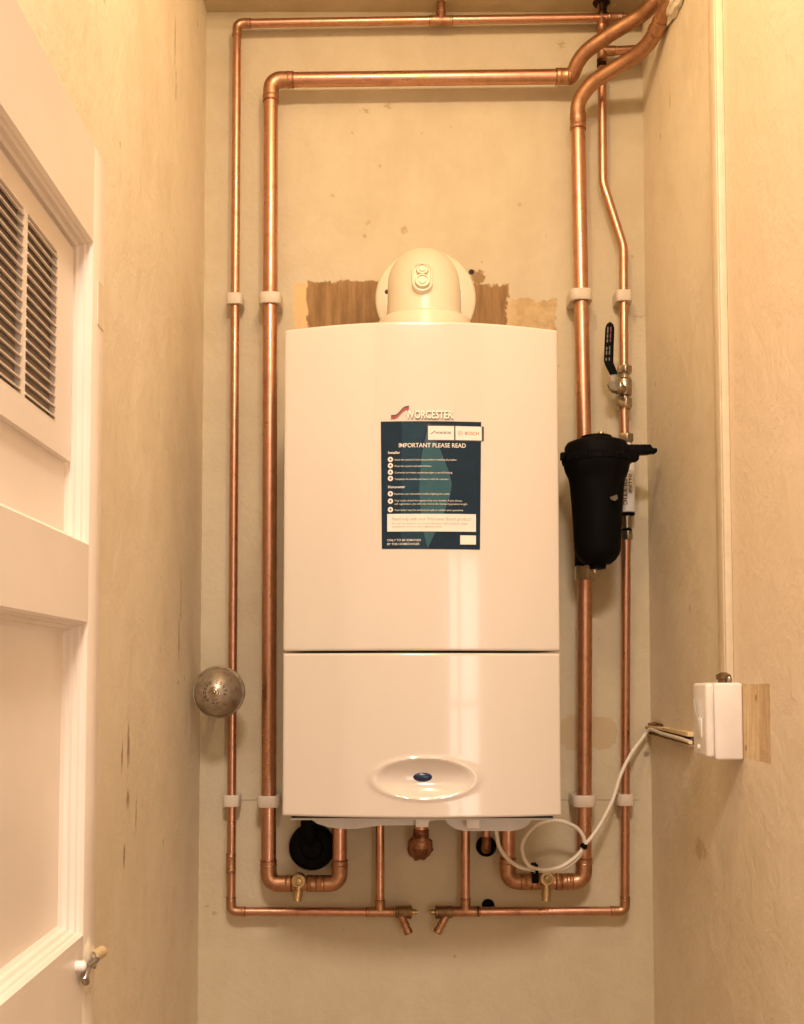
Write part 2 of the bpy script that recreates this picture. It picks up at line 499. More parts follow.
# rear wall of the hall with two windows (x0, x1, z0, z1)
WIN = [(-2.2, -1.55, 1.28, 1.85), (0.66, 1.34, 0.15, 2.1)]
rw = MB()
xs = [-HX, WIN[0][0], WIN[0][1], WIN[1][0], WIN[1][1], HX]
for i in range(5):
    w = WIN[0] if i == 1 else WIN[1] if i == 3 else None
    if w is None: rw.box((xs[i], HY - .1, 0), (xs[i + 1], HY, HZ))
    else:
        rw.box((xs[i], HY - .1, 0), (xs[i + 1], HY, w[2])); rw.box((xs[i], HY - .1, w[3]), (xs[i + 1], HY, HZ))
struct('wall_rear', rw, M['hall'])
for k, (x0, x1, z0, z1) in enumerate(WIN):
    fr = MB(); t = 0.05
    for (a, b) in (((x0, z0), (x0 + t, z1)), ((x1 - t, z0), (x1, z1)), ((x0 + t, z0), (x1 - t, z0 + t)), ((x0 + t, z1 - t), (x1 - t, z1))):
        fr.box((a[0], HY - .08, a[1]), (b[0], HY - .02, b[1]))
    xm = (x0 + x1) / 2; xb_ = x0 + (x1 - x0) * (0.5 if k == 0 else 0.36)
    fr.box((xb_ - .035, HY - .07, z0 + t), (xb_ + .035, HY - .03, z1 - t))
    zm = z0 + (z1 - z0) * 0.6
    fr.box((x0 + t, HY - .07, zm - .02), (x1 - t, HY - .03, zm + .02))
    struct('window_%d' % (k + 1), fr, M['white'])
    ld = bpy.data.lights.new('daylight', 'AREA'); ld.shape = 'RECTANGLE'
    ld.size, ld.size_y = x1 - x0 - 2 * t, z1 - z0 - 2 * t
    ld.energy = (22, 20)[k]; ld.color = (1.0, 0.84, 0.72)
    lo = bpy.data.objects.new('daylight', ld); COL.objects.link(lo)
    lo.location = (xm, HY - .09, (z0 + z1) / 2); lo.rotation_euler = (PI / 2, 0, 0)
# ceiling bulb in the hall, in front of the recess
ld = bpy.data.lights.new('ceiling_bulb', 'POINT'); ld.energy = 15; ld.color = (1.0, 0.72, 0.40); ld.shadow_soft_size = 0.05
lo = bpy.data.objects.new('ceiling_bulb', ld); COL.objects.link(lo); lo.location = (0.05, -0.98, 2.78)

ld = bpy.data.lights.new('hall_fill_light', 'AREA'); ld.shape = 'DISK'; ld.size = 0.5; ld.energy = 68; ld.color = (1.0, 0.83, 0.69)  # added fill with no known source, lifts the lower walls, door and boiler
lo = bpy.data.objects.new('hall_fill_light', ld); COL.objects.link(lo); lo.location = (0.1, -2.55, HZ - .03)

# ------------------------------------------------------------------ boiler
YB = -0.33; BOW = 0.031
bxl, bxr = P(283.4, 574, YB).x, P(559.6, 574, YB).x
bxc, bhw = (bxl + bxr) / 2, (bxr - bxl) / 2
bzt = P(284, 330, YB).z; bzb = P(284, 815.8, YB).z; bzm = P(284, 652, YB).z
def front(x): return YB - BOW * (1 - ((x - bxc) / bhw) ** 2)
boiler = thing('boiler', (bxc, -.17, bzb), 'large white wall-hung boiler with bowed front and dark oval button', 'boiler')
def shell(z0, z1):
    n = 48
    pts = [Vector((bxl + 2 * bhw * i / n, front(bxl + 2 * bhw * i / n), z0)) for i in range(n + 1)]
    pts += [Vector((bxr, -.004, z0)), Vector((bxl, -.004, z0))]
    m = MB().prism(pts, (0, 0, z1 - z0), 0.0035)
    for z in (z0 + .005, z0 + .02, z1 - .02, z1 - .005):
        bmesh.ops.bisect_plane(m.bm, geom=m.bm.verts[:] + m.bm.edges[:] + m.bm.faces[:], plane_co=(0, 0, z), plane_no=(0, 0, 1))
    for v in m.bm.verts:        # the top edge is slightly crowned
        if v.co.z > (z0 + z1) / 2: v.co.z += .0045 * (1 - ((v.co.x - bxc) / bhw) ** 2)
    return m
obj('upper_casing', shell(bzm + .0015, bzt), M['enamel'], boiler, angle=30)
# lower door: fine front with the oval dish pressed into it
dp = P(424.5, 779, -.365); dax, daz = 49 * 1.685 / F, 19.5 * 1.685 / F
z0, z1 = bzb, bzm - .0022
def grid_axis(a, b, n, e=0.005):
    f = [0, .0004, .0010, .0018, .0028, .004, .005]
    return [a + q for q in f] + [a + e + (b - a - 2 * e) * i / n for i in range(1, n)] + [b - q for q in reversed(f)]
gx, gz = grid_axis(bxl, bxr, 150), grid_axis(z0, z1, 96)
def dishf(x, z):
    rho = math.hypot((x - dp.x) / dax, (z - dp.z) / daz)
    dip = 0.017 * (1 - min(1, rho / 0.96) ** 2) ** 1.15 if rho < 0.96 else 0.0
    lip = 0.0022 * math.exp(-((rho - 1.06) / 0.10) ** 2)
    e = min(x - bxl, bxr - x, z - z0, z1 - z); q = 0.0
    if e < 0.004: q = 0.004 - math.sqrt(max(0, 0.004 ** 2 - (0.004 - e) ** 2))
    return front(x) + dip - lip + q
mb = MB()
vs = [[mb.bm.verts.new((x, dishf(x, z), z)) for x in gx] for z in gz]
for j in range(len(gz) - 1):
    for i in range(len(gx) - 1): mb.bm.faces.new((vs[j][i], vs[j][i + 1], vs[j + 1][i + 1], vs[j + 1][i]))
loop = vs[0][:] + [r[-1] for r in vs[1:]] + list(reversed(vs[-1][:-1])) + [r[0] for r in reversed(vs[1:-1])]
back = [mb.bm.verts.new((v.co.x, -.29, v.co.z)) for v in loop]
n = len(loop)
for i in range(n): mb.bm.faces.new((loop[i], loop[(i + 1) % n], back[(i + 1) % n], back[i]))
mb.bm.faces.new(back)
flap = obj('lower_door', mb, M['enamel'], boiler, angle=30)
# button in the dish
bt = MB()
pts = []
bc = P(423, 778, -.36)
yb = dishf(bc.x, bc.z)
t_ = bmesh.new()
bmesh.ops.create_uvsphere(t_, u_segments=32, v_segments=16, radius=1)
bt.merge(t_, Matrix.Translation((bc.x, yb - .0005, bc.z)) @ Matrix.Diagonal((9.6 * 1.69 / F, .004, 4.6 * 1.69 / F, 1)))
btn = obj('button', bt, M['blue'], flap, label='small dark blue oval button')
obj('inner_casing', MB().box((bxl + .004, -.288, bzb + .001), (bxr - .004, -.004, bzm - .003)), M['enamel'], boiler)
# underside: dark gap, flange, trays and tabs
ux0, ux1 = P(291.5, 820, -.322).x, P(553, 820, -.322).x
obj('underside_frame', MB().box((ux0, -.322, bzb - .0045), (ux1, -.075, bzb)), M['gap'], boiler)
obj('flange', MB().box((ux0 - .001, -.324, bzb - .0075), (ux1 + .001, -.075, bzb - .0045), 0.0006), M['tray'], boiler)
def tray(pxs, Y):
    top = bzb - .0078
    pts = [P(x, y, Y) for x, y in pxs]
    pts = [Vector((p.x, Y, min(p.z, top))) for p in pts]
    pts[0].z = top; pts[-1].z = top
    return MB().prism(pts, (0, -.08 - Y, 0), 0.0)
obj('drip_tray', tray([(308, 821), (318, 824), (328, 827), (340, 829), (356, 829), (368, 827), (380, 825.6), (416, 825), (445, 821)], -.29), M['tray'], boiler, angle=60)
obj('drip_tray', tray([(443, 821), (449, 825), (456, 829), (464, 831), (512, 831), (521, 829), (528, 825), (534, 821)], -.28), M['tray'], boiler, angle=60)
for (xa, xb, ya, yb2) in ((415.5, 428.5, 821.5, 827), (466.5, 479.5, 823, 828)):
    a, b = P(xa, ya, -.30), P(xb, yb2, -.30)
    obj('catch', MB().box((a.x, -.303, b.z), (b.x, -.292, bzb - .0072), .0008), M['white'], boiler)

# ---- lettering on the bowed front
def text_mesh(s, bold=0.0, ext=0.0):
    cu = bpy.data.curves.new('txt', 'FONT'); cu.body = s; cu.size = 1.0; cu.offset = bold; cu.extrude = ext; cu.resolution_u = 3
    o = bpy.data.objects.new('txt', cu); COL.objects.link(o)
    bpy.context.view_layer.update()
    me = bpy.data.meshes.new_from_object(o.evaluated_get(bpy.context.evaluated_depsgraph_get()))
    bpy.data.objects.remove(o); bpy.data.curves.remove(cu)
    return me
def add_text(mb, s, x0, x1, zc, hz, fn, bold=0.0, ext=0.0):
    """letters fitted between x0 and x1, cap height hz, centred on zc; fn(x, z, k) gives the 3-D point, k = 0..1 through the thickness"""
    me = text_mesh(s, bold, ext)
    xa = min(v.co.x for v in me.vertices); xb = max(v.co.x for v in me.vertices)
    za, zb = 0.0, 0.70
    for v in me.vertices:
        x = x0 + (v.co.x - xa) / (xb - xa) * (x1 - x0)
        z = zc + (v.co.y - 0.35) / 0.70 * hz
        v.co = fn(x, z, 1.0 if v.co.z > 0.0001 else 0.0)
    mb.bm.from_mesh(me); bpy.data.meshes.remove(me)
def on_front(off, thick=0.0):
    return lambda x, z, k: Vector((x, front(x) - off - thick * k, z))
YP = front(bxc + .02)
def sheet(mb, pts, off, thick=0.0004):
    """flat printed shape (outline in x, z) bent to the bowed front"""
    t = bmesh.new()
    f = t.faces.new([t.verts.new((x, 0, z)) for x, z in pts])
    x0 = min(p[0] for p in pts); x1 = max(p[0] for p in pts)
    for k in range(1, 16):
        x = x0 + (x1 - x0) * k / 16
        bmesh.ops.bisect_plane(t, geom=t.verts[:] + t.edges[:] + t.faces[:], plane_co=(x, 0, 0), plane_no=(1, 0, 0))
    r = bmesh.ops.extrude_face_region(t, geom=t.faces[:])
    new = set(g for g in r['geom'] if isinstance(g, bmesh.types.BMVert))
    for v in t.verts: v.co.y = front(v.co.x) - off - (thick if v in new else 0)
    return mb.merge(t)
def UV(u, v):
    p = P(360 + u / 5.686, 390 + v / 5.686, YP); return (p.x, p.z)
# badge above the notice
badge = MB(); edge = MB()
def px(x, y): p = P(x, y, YP); return (p.x, p.z)
xa, zc_ = px(405.5, 414.7); xb, _ = px(453, 414.7)
hcap = abs(px(0, 411)[1] - px(0, 418.6)[1])
add_text(badge, 'WORCESTER', xa, xb, zc_, hcap, on_front(0.0012, 0.0012), 0.02, 0.01)
add_text(edge, 'WORCESTER', xa + .0003, xb + .0012, zc_ - .0008, hcap * 1.05, on_front(0.0001, 0.0010), 0.045, 0.01)
bl = obj('badge_lettering', badge, M['badge'], boiler, angle=None, label='raised cream letters of the badge')
obj('letter_edge_shadow', edge, M['badge_edge_shadow'], bl, angle=None)  # offset grey copy draws the dark edge and shadow of the raised letters
def swoosh(dy, w):
    top = [(391, 416.5), (396, 416), (400, 412.5), (404, 408.5), (409, 407.2)]
    mid = catmull([Vector((x, y + dy, 0)) for x, y in top], 6)
    return [px(v.x, v.y - w) for v in mid] + [px(v.x, v.y + w) for v in reversed(mid)]
sw = MB(); sheet(sw, swoosh(-.6, 0.9), 0.0001, 0.0015); obj('badge_stripe', sw, M['darkprint'], bl, angle=None, label='dark wavy stripe of the badge')
sw = MB(); sheet(sw, swoosh(1.3, 0.9), 0.0001, 0.0017); obj('badge_stripe', sw, M['red'], bl, angle=None, label='red wavy stripe of the badge')

# ------------------------------------------------------------------ notice on the boiler
nl, nt = UV(120, 178)
notice = thing('notice', (P(431, 549, YP).x, YP - .001, UV(400, 905)[1]), 'dark navy printed notice stuck on front of the white boiler', 'notice')
mb = MB(); sheet(mb, [UV(118, 178), UV(691, 178), UV(684, 906), UV(124, 903)], 0.0002); obj('paper', mb, M['navy'], notice, angle=None)
mb = MB(); sheet(mb, [UV(238, 180), UV(384, 180), UV(350, 330), UV(336, 530), UV(350, 700), UV(378, 902), UV(232, 902)], 0.0006, 0.0002); obj('printed_band', mb, M['navy2'], notice, angle=None)
mb = MB(); sheet(mb, [UV(392, 182), UV(452, 330), UV(508, 470), UV(522, 535), UV(512, 600), UV(470, 720), UV(384, 903), UV(360, 800), UV(345, 680), UV(336, 560), UV(340, 480), UV(352, 360)], 0.0008, 0.0002); obj('printed_diamond', mb, M['teal'], notice, angle=None)
mb = MB(); sheet(mb, [UV(380, 198), UV(706, 204), UV(706, 284), UV(690, 290), UV(380, 290)], 0.0010, 0.0002); obj('logo_strip', mb, M['darkprint'], notice, angle=None)
for (a, b) in (((387, 206), (535, 284)), ((543, 206), (693, 284)), ((155, 705), (660, 805)), ((570, 826), (660, 878))):
    wp = MB(); sheet(wp, [UV(a[0], a[1]), UV(b[0], a[1]), UV(b[0], b[1]), UV(a[0], b[1])], 0.0013, 0.0002)
    obj('white_panel', wp, M['print'], notice, angle=None)
for v in (395, 430, 467, 503, 590, 632, 680):
    wp = MB(); sheet(wp, [UV(173 + 15 * math.cos(2 * PI * k / 20), v + 15 * math.sin(2 * PI * k / 20)) for k in range(20)], 0.0012, 0.0002)
    obj('bullet_disc', wp, M['print'], notice, angle=None)
UZ = 1 / 5.686 * (2.05 + YP) / F          # metres per zoomed pixel
def nt_text(mb, s, u0, u1, v, h, bold=0.0, off=0.0016):
    (x0, zc), (x1, _) = UV(u0, v), UV(u1, v)
    add_text(mb, s, x0, x1, zc, h * UZ, on_front(off), bold)
def nt_line(name, mat, *a):
    m = MB(); nt_text(m, *a); return obj(name, m, M[mat], notice, angle=None)
nt_line('white_lettering', 'print', 'IMPORTANT PLEASE READ', 221, 602, 315, 25, 0.012)
nt_line('white_lettering', 'print', 'Installer', 160, 228, 356, 15, 0.015)
nt_line('white_lettering', 'print', 'Read the technical instructions before installing the boiler.', 198, 552, 397, 10, 0.0)
nt_line('white_lettering', 'print', 'Flush the system and add inhibitor.', 198, 410, 433, 10, 0.0)
nt_line('white_lettering', 'print', 'Correctly terminate condensate pipe to avoid freezing.', 198, 527, 470, 10, 0.0)
nt_line('white_lettering', 'print', 'Complete the checklist and leave it with the customer.', 198, 508, 507, 10, 0.0)
nt_line('white_lettering', 'print', 'Homeowner', 160, 256, 551, 15, 0.015)
nt_line('white_lettering', 'print', 'Read the user instructions before lighting the boiler.', 196, 513, 591, 10, 0.0)
nt_line('white_lettering', 'print', 'Your boiler should be registered by your installer. If you choose', 196, 580, 629, 10, 0.0)
nt_line('white_lettering', 'print', 'self registration, you will only receive the standard guarantee length.', 196, 612, 648, 10, 0.0)
nt_line('white_lettering', 'print', 'Your boiler must be serviced annually to validate your guarantee.', 196, 588, 683, 10, 0.0)
nt_line('white_lettering', 'print', 'ONLY TO BE REMOVED', 155, 346, 854, 12, 0.008)
nt_line('white_lettering', 'print', 'BY THE HOMEOWNER', 155, 339, 876, 12, 0.008)
nt_line('grey_lettering', 'greyprint', 'Need help with your Worcester Bosch product?', 183, 632, 733, 19, 0.0, 0.0017)
nt_line('grey_lettering', 'greyprint', 'For any information on any of your Worcester Bosch products, please', 183, 615, 759, 11, 0.0, 0.0017)
nt_line('grey_lettering', 'greyprint', 'call customer services or visit a registered installer.', 183, 468, 777, 11, 0.0, 0.0017)
nt_line('dark_lettering', 'darkprint', 'WORCESTER', 428, 518, 244, 12, 0.02, 0.0017)
(xa, za) = UV(400, 244)
tx = MB(); sheet(tx, [UV(400, 249), UV(412, 243), UV(426, 231), UV(428, 234), UV(414, 247), UV(402, 252)], 0.0016, 0.0002); obj('logo_wave', tx, M['darkprint'], notice, angle=None)
for v in (395, 430, 467, 503, 590, 632, 680):
    tx = MB(); sheet(tx, [UV(167, v - 1), UV(173, v - 7), UV(179, v - 1), UV(177, v + 5), UV(169, v + 5)], 0.0015, 0.0002); obj('bullet_icon', tx, M['darkprint'], notice, angle=None)
nt_line('orange_lettering', 'orange', 'BOSCH', 597, 677, 245, 19, 0.015, 0.0017)
tx = MB()
def ringpts(u, v, r, n=24): return [UV(u + r * math.cos(2 * PI * k / n), v + r * math.sin(2 * PI * k / n)) for k in range(n)]
for k in range(24):
    a0, a1 = 2 * PI * k / 24, 2 * PI * (k + 1) / 24
    sheet(tx, [UV(570 + 14 * math.cos(a0), 245 + 14 * math.sin(a0)), UV(570 + 14 * math.cos(a1), 245 + 14 * math.sin(a1)), UV(570 + 11.5 * math.cos(a1), 245 + 11.5 * math.sin(a1)), UV(570 + 11.5 * math.cos(a0), 245 + 11.5 * math.sin(a0))], 0.0015, 0.0002)
for (a, b) in (((564, 237), (566.5, 253)), ((573.5, 237), (576, 253)), ((566, 244), (574, 246.5))):
    sheet(tx, [UV(a[0], a[1]), UV(b[0], a[1]), UV(b[0], b[1]), UV(a[0], b[1])], 0.0015, 0.0002)
obj('logo_ring', tx, M['greyprint'], notice, angle=None)

# ------------------------------------------------------------------ flue on top of the boiler
fx = P(425, 299, -.09).x - .0045; fxp = P(425.5, 299, 0).x; fy = -.172
zt = bzt + .0047
zax = P(425, 299, 0).z - .0165; zpl = P(425, 299.5, 0).z
flue = thing('flue', (fx, fy, zt), 'cream plastic flue elbow rising from boiler top into the wall', 'flue')
rf = 0.0645
el = MB()
path = fillet([(fx, fy, zt + .004), (fx, fy, zax), (fx, -.003, zax)], 0.085, 20)
rad = [rf + 0.003 * max(0, 1 - (p.z - zt) / 0.12) for p in path]
el.tube(path, rad, 56)
elb = obj('elbow_body', el, M['flue'], flue, angle=50)
mb = MB(); mb.lathe((fx, fy, zt + .0002), (0, 0, 1), [(0, .083), (.052, .083), (.057, .0815), (.060, .077), (.062, .070), (.063, .05)], 64)
obj('collar', mb, M['flue'], flue)
mb = MB(); mb.lathe((fxp, -.0004, zpl), (0, -1, 0), [(0, .097), (.003, .097), (.0052, .0955), (.0062, .092), (.0062, .060)], 72)
obj('wall_plate', mb, M['flue'], flue)
# oval test-point plate with two plugs on the front of the bend
cap = MB()
cpx, cpy = 422.3, 277
yc = fy - rf - .0015
a = P(cpx, cpy, yc)
hw, hh = 10.8 * (2.05 + yc) / F, 17.5 * (2.05 + yc) / F
tilt = R_(14)
def capmat(): return Matrix.Translation((a.x, yc + .0052, a.z)) @ Matrix.Rotation(-tilt, 4, 'X')
def stadium(hw, hh, n=14):
    pts = []
    for k in range(n + 1): pts.append((hw * math.cos(PI * k / n), hh - hw + hw * math.sin(PI * k / n)))
    for k in range(n + 1): pts.append((-hw * math.cos(PI * k / n), -(hh - hw) - hw * math.sin(PI * k / n)))
    return pts
def stad_solid(layers, mat):
    m = MB(); m.quad_strip([[mat @ Vector((x, y, z)) for x, z in stadium(w, h)] for (w, h, y) in layers]); return m
cp = obj('test_point_plate', stad_solid([(hw, hh, .016), (hw, hh, -.004), (hw * .96, hh * .97, -.006), (hw * .80, hh * .88, -.0065), (hw * .76, hh * .86, -.004)], capmat()), M['flue'], flue)
for (dz, rr) in ((0.0125, .0108), (-0.0105, .0128)):
    m = MB(); mt = capmat()
    m.lathe(mt @ Vector((0, -.003, dz)), mt.to_3x3() @ Vector((0, -1, 0)), [(0, rr), (.006, rr), (.0075, rr * .93), (.0075, rr * .78), (.005, rr * .74), (.005, rr * .52), (.0072, rr * .46), (.0072, 0.0)], 32)
    obj('plug', m, M['flue'], cp)
for sx in (-1, 1):
    m = MB(); z = P(388, 288, -.12).z
    m.lathe((fx + sx * (rf - .001), -.10, z), (sx, -.35, 0), [(0, .004), (.0045, .004), (.006, .0025), (.006, 0)], 16)
    obj('screw', m, M['darkbrass'], flue)

# ------------------------------------------------------------------ pipes
r1, r2 = 0.0082, 0.0136
Y1, Y2 = -.030, -.045
zb_ = bzb - .0002
def riser_top(px_, Y): p = P(px_, 850, Y); return Vector((p.x, Y, zb_))
def drain_end(parent, px0, px1, pxt, spout0, spout1, py, Y):
    """brass drain valve at the end of a thin pipe, spout angled down"""
    a, b, t = P(px0, py, Y), P(px1, py, Y), P(pxt, py, Y)
    d = (b - a).normalized(); L = (b - a).length
    mb = MB()
    mb.lathe(a, d, [(0, .0095), (.004, .0115), (L * .8, .0115), (L * .84, .0125), (L * .97, .0125), (L, .011), (L, .004)], 24)
    v = obj('drain_valve', mb, M['darkbrass'], parent)
    obj('spindle', MB().lathe(b, d, [(0, .0055), ((t - b).length * .6, .0055), ((t - b).length * .7, .004), ((t - b).length, .0035), ((t - b).length, .001)], 12), M['brass'], v)
    s0, s1 = P(*spout0, Y - .002), P(*spout1, Y - .012)
    m = MB(); dd = (s1 - s0).normalized(); Ls = (s1 - s0).length
    m.lathe(s0, dd, [(0, .0072), (Ls * .45, .0072), (Ls * .47, .0085), (Ls * .55, .0085), (Ls * .57, .0075), (Ls * .75, .0075), (Ls * .77, .0085), (Ls, .0078), (Ls, .005), (Ls * .7, .0045)], 18)
    obj('spout', m, M['copper_fit'], v)
def drain_cock(parent, pxc, pyc, Y, spx, spy):
    """brass drain cock on a big pipe: round body facing the room, nozzle hanging below"""
    c = P(pxc, pyc, Y - .030)
    v = MB().lathe((c.x, Y - r2 * .9, c.z), (0, -1, 0), [(0, .010), (.006, .010), (.006, .0135), (.018, .0135), (.020, .0120), (.020, .0085), (.017, .008), (.017, .004)], 28)
    v = obj('drain_cock', v, M['brass'], parent)
    m = MB().hexnut((c.x, Y - r2 * .9 - .0195, c.z), (0, -1, 0), .0058, .007, .0006)
    obj('square_key', m, M['brass'], v)
    s = P(spx, spy, Y - .03); s0 = Vector((c.x, Y - .026, c.z - .010)); L = (s - s0).length; d = (s - s0).normalized()
    m = MB().lathe(s0, d, [(0, .0065), (L * .3, .0065), (L * .32, .0088), (L * .75, .0088), (L * .77, .0075), (L, .0078), (L, .0045), (L * .8, .004)], 18)
    obj('nozzle', m, M['brass'], v)

# thin pipe down the far left
t1 = thing('copper_pipe', P(231, 911, Y1), 'thin copper pipe framing the left side, outermost from top to drain valve', 'pipe', 'copper pipe runs')
TL, BL, BE = P(237, 23.5, Y1), P(231, 911.5, Y1), P(381, 912, Y1)
TR = P(640, 17, Y1); TR.x = XR - .0005
run(t1, [TR, TL, BL, P(396, 912, Y1)], r1)
tp = P(441, 20.5, Y1)
tee(t1, tp, (1, 0, 0), (0, 0, 1), r1, .044, .018)
straight(t1, tp + Vector((0, 0, .016)), Vector((tp.x, Y1, ZC - .0005)), r1, 'copper_fit')
tee(t1, P(380, 912, Y1), (1, 0, 0), (0, 0, 1), r1, .050, .022)
straight(t1, P(380, 908, Y1), riser_top(380, Y1), r1)
sleeve('coupling', t1, P(231, 863, Y1), (0, 0, 1), r1, .034)
sleeve('coupling', t1, P(615, 17.5, Y1), (1, 0, 0), r1, .030)
m = MB().tube([P(235, 34, Y1 - .0015), P(234.5, 55, Y1 - .001)], [r1 * .95, r1 * .9], 16)
drain_end(t1, 395, 412, 418, (401.5, 916), (409, 934), 912, Y1)

# thick pipe on the left
t2 = thing('copper_pipe', P(269, 884, Y2), 'thick copper pipe looping left of the boiler and along the top', 'pipe', 'copper pipe runs')
A, B, C_, D = P(566, 76.5, Y2), P(271, 80, Y2), P(268.5, 883.5, Y2), P(339.5, 883.5, Y2)
run(t2, [A, B, C_, D, riser_top(339.5, Y2)], r2, r2 * 1.6)
diag1 = [P(574, 74, Y2 - .004), P(578, 62, -.062), P(588, 50, -.078), P(612, 33, -.105), P(638, 17, -.135), P(650, 7, -.158), P(656, -3, -.172), P(660, -30, -.190)]
e0 = diag1[-1]; top1 = Vector((min(e0.x + .002, XR - r2 - .002), e0.y, ZC - .0005))
dpath = catmull([A + Vector((-.002, 0, 0)), A + Vector((.010, 0, .0005))] + diag1[1:] + [top1], 10)
obj('bent_pipe', MB().tube(dpath, r2 * 1.03, 24), M['copper_fit'], t2)
sleeve('coupling', t2, P(563, 76.5, Y2), (1, 0, 0), r2, .026)
mb = MB()
q = P(576, 68, Y2 - .02)
drain_cock(t2, 298.5, 881, Y2, 297, 901)
sleeve('coupling', t2, P(316, 883.5, Y2), (1, 0, 0), r2, .030)

# thick pipe on the right, running behind the filter
t3 = thing('copper_pipe', P(584, 882, Y2), 'thick copper pipe right of the boiler, rising behind the black filter', 'pipe', 'copper pipe runs')
U0, U1, U2 = P(578, 130, Y2), P(584, 881.5, Y2), P(508, 881.5, Y2)
UM = P(585.3, 500, Y2)
straight(t3, U0, UM, r2)
run(t3, [UM, U1, U2, riser_top(508, Y2)], r2, r2 * 1.6)
diag2 = [P(578, 106, -.050), P(584, 93, -.060), P(595, 81, -.074), P(612, 70, -.095), P(630, 59, -.118), P(645, 47, -.145), P(655, 33, -.172), P(663, 17, -.207), P(667, 7, -.228)]
wall_in = Vector((XR - .0005, -.250, P(676, -2, -.250).z))
dpath = catmull([U0 + Vector((0, 0, -.004)), U0 + Vector((0, 0, .012))] + diag2 + [wall_in], 10)
obj('bent_pipe', MB().tube(dpath, r2 * 1.03, 24), M['copper_fit'], t3)
sleeve('coupling', t3, P(578, 122, Y2), (0, 0, 1), r2, .030)
sleeve('coupling', t3, P(659, 25, -.189), (P(663, 17, -.207) - P(655, 33, -.172)), r2, .030)
drain_cock(t3, 547, 878.5, Y2, 546, 901)
sleeve('coupling', t3, P(530, 881.5, Y2), (1, 0, 0), r2, .034)
sleeve('coupling', t3, P(564, 881.5, Y2), (1, 0, 0), r2, .030)

# thin pipe on the right
t4 = thing('copper_pipe', P(625, 910, Y1), 'thin copper pipe down the right side, kinked sideways above the lever valve', 'pipe', 'copper pipe runs')
K0 = P(602, 60, Y1); K1 = P(603, 183, Y1); K2 = P(623.5, 247, Y1); K3 = P(624, 366, Y1)
obj('pipe_length', MB().tube(fillet([Vector((K0.x, Y1, ZC - .0005)), K0, K1, K2, K3], [.5, .07, .07], 12), r1, 24), M['copper'], t4)
straight(t4, P(624, 406, Y1), P(624.8, 437, Y1), r1)
V0 = P(626.3, 537, Y1); V1 = P(625, 911, Y1)
run(t4, [V0, V1, P(452, 911.5, Y1)], r1)
tee(t4, P(465.5, 911.5, Y1), (1, 0, 0), (0, 0, 1), r1, .052, .024)
straight(t4, P(465.5, 907, Y1), riser_top(465.5, Y1), r1)
sleeve('coupling', t4, P(477.5, 911.4, Y1), (1, 0, 0), r1, .009, 'burnt', False)
drain_end(t4, 453, 435, 428.5, (446, 916), (437, 933), 912, Y1)
tq = P(602, 51, Y1)
tee(t4, tq, (0, 0, 1), (1, 0, 0), r1, .045, .024)
br = P(640, 49, Y1); br.x = XR - .0005
straight(t4, tq + Vector((.018, 0, 0)), br, r1)
sleeve('blackened_joint', t4, P(601.7, 63, Y1), (0, 0, 1), r1, .016, 'burnt', False)
sleeve('blackened_joint', t4, P(602, 9, Y1), (0, 0, 1), r1, .026, 'burnt', False)
sleeve('coupling', t4, P(601.8, 30, Y1), (0, 0, 1), r1, .022)
obj('ceiling_collar', MB().lathe((K0.x, Y1, ZC - .0003), (0, 0, -1), [(0, .017), (.003, .015), (.005, .011)], 24), M['burnt'], t4)

# short stubs under the boiler that turn into the wall
t5 = thing('copper_pipe', P(421, 855, -.05), 'short thick copper stub under the boiler turning into ragged wall hole', 'pipe', 'copper pipe runs')
c5 = P(421, 853, -.055)
elbow(t5, Vector((c5.x, -.055, zb_)), c5, Vector((c5.x, 0, c5.z)), .0130, mat='brown')
straight(t5, Vector((c5.x, -.055, zb_)), c5 + Vector((0, 0, .02)), .0130)
straight(t5, c5 + Vector((0, .02, 0)), Vector((c5.x, -.001, c5.z)), .0130)
sleeve('coupling', t5, P(421, 843, -.055), (0, 0, 1), .0130, .020)
mb = MB(); n = 36; rings = []
for (sc_, yy) in ((1.0, -.0005), (1.0, -.004), (0.8, -.008), (0.55, -.009)):
    rings.append([Vector((c5.x + math.cos(2 * PI * k / n) * .024 * sc_ * (1 + .22 * noise.noise(Vector((k * .5, 2.1, 0)))), yy, c5.z + .002 + math.sin(2 * PI * k / n) * .024 * sc_ * (1 + .22 * noise.noise(Vector((k * .5, 2.1, 0)))))) for k in range(n)])
mb.quad_strip(rings); obj('ragged_collar', mb, M['brown'], t5)
t6 = thing('copper_pipe', P(486, 850, -.03), 'short thin copper stub under the boiler entering a black rubber ring', 'pipe', 'copper pipe runs')
c6 = P(486.5, 850, -.035)
elbow(t6, Vector((c6.x, -.035, zb_)), c6, Vector((c6.x, 0, c6.z)), .0075, mat='brown')
straight(t6, Vector((c6.x, -.035, zb_)), c6 + Vector((0, 0, .012)), .0075)
straight(t6, c6 + Vector((0, .012, 0)), Vector((c6.x, -.001, c6.z)), .0075)
c6w = P(486, 846, 0)
mb = MB().lathe((c6w.x, -.0005, c6w.z), (0, -1, 0), [(0, .019), (.006, .019), (.009, .016), (.009, .012), (.005, .0112), (.002, .0112)], 32)
obj('rubber_ring', mb, M['black'], t6)

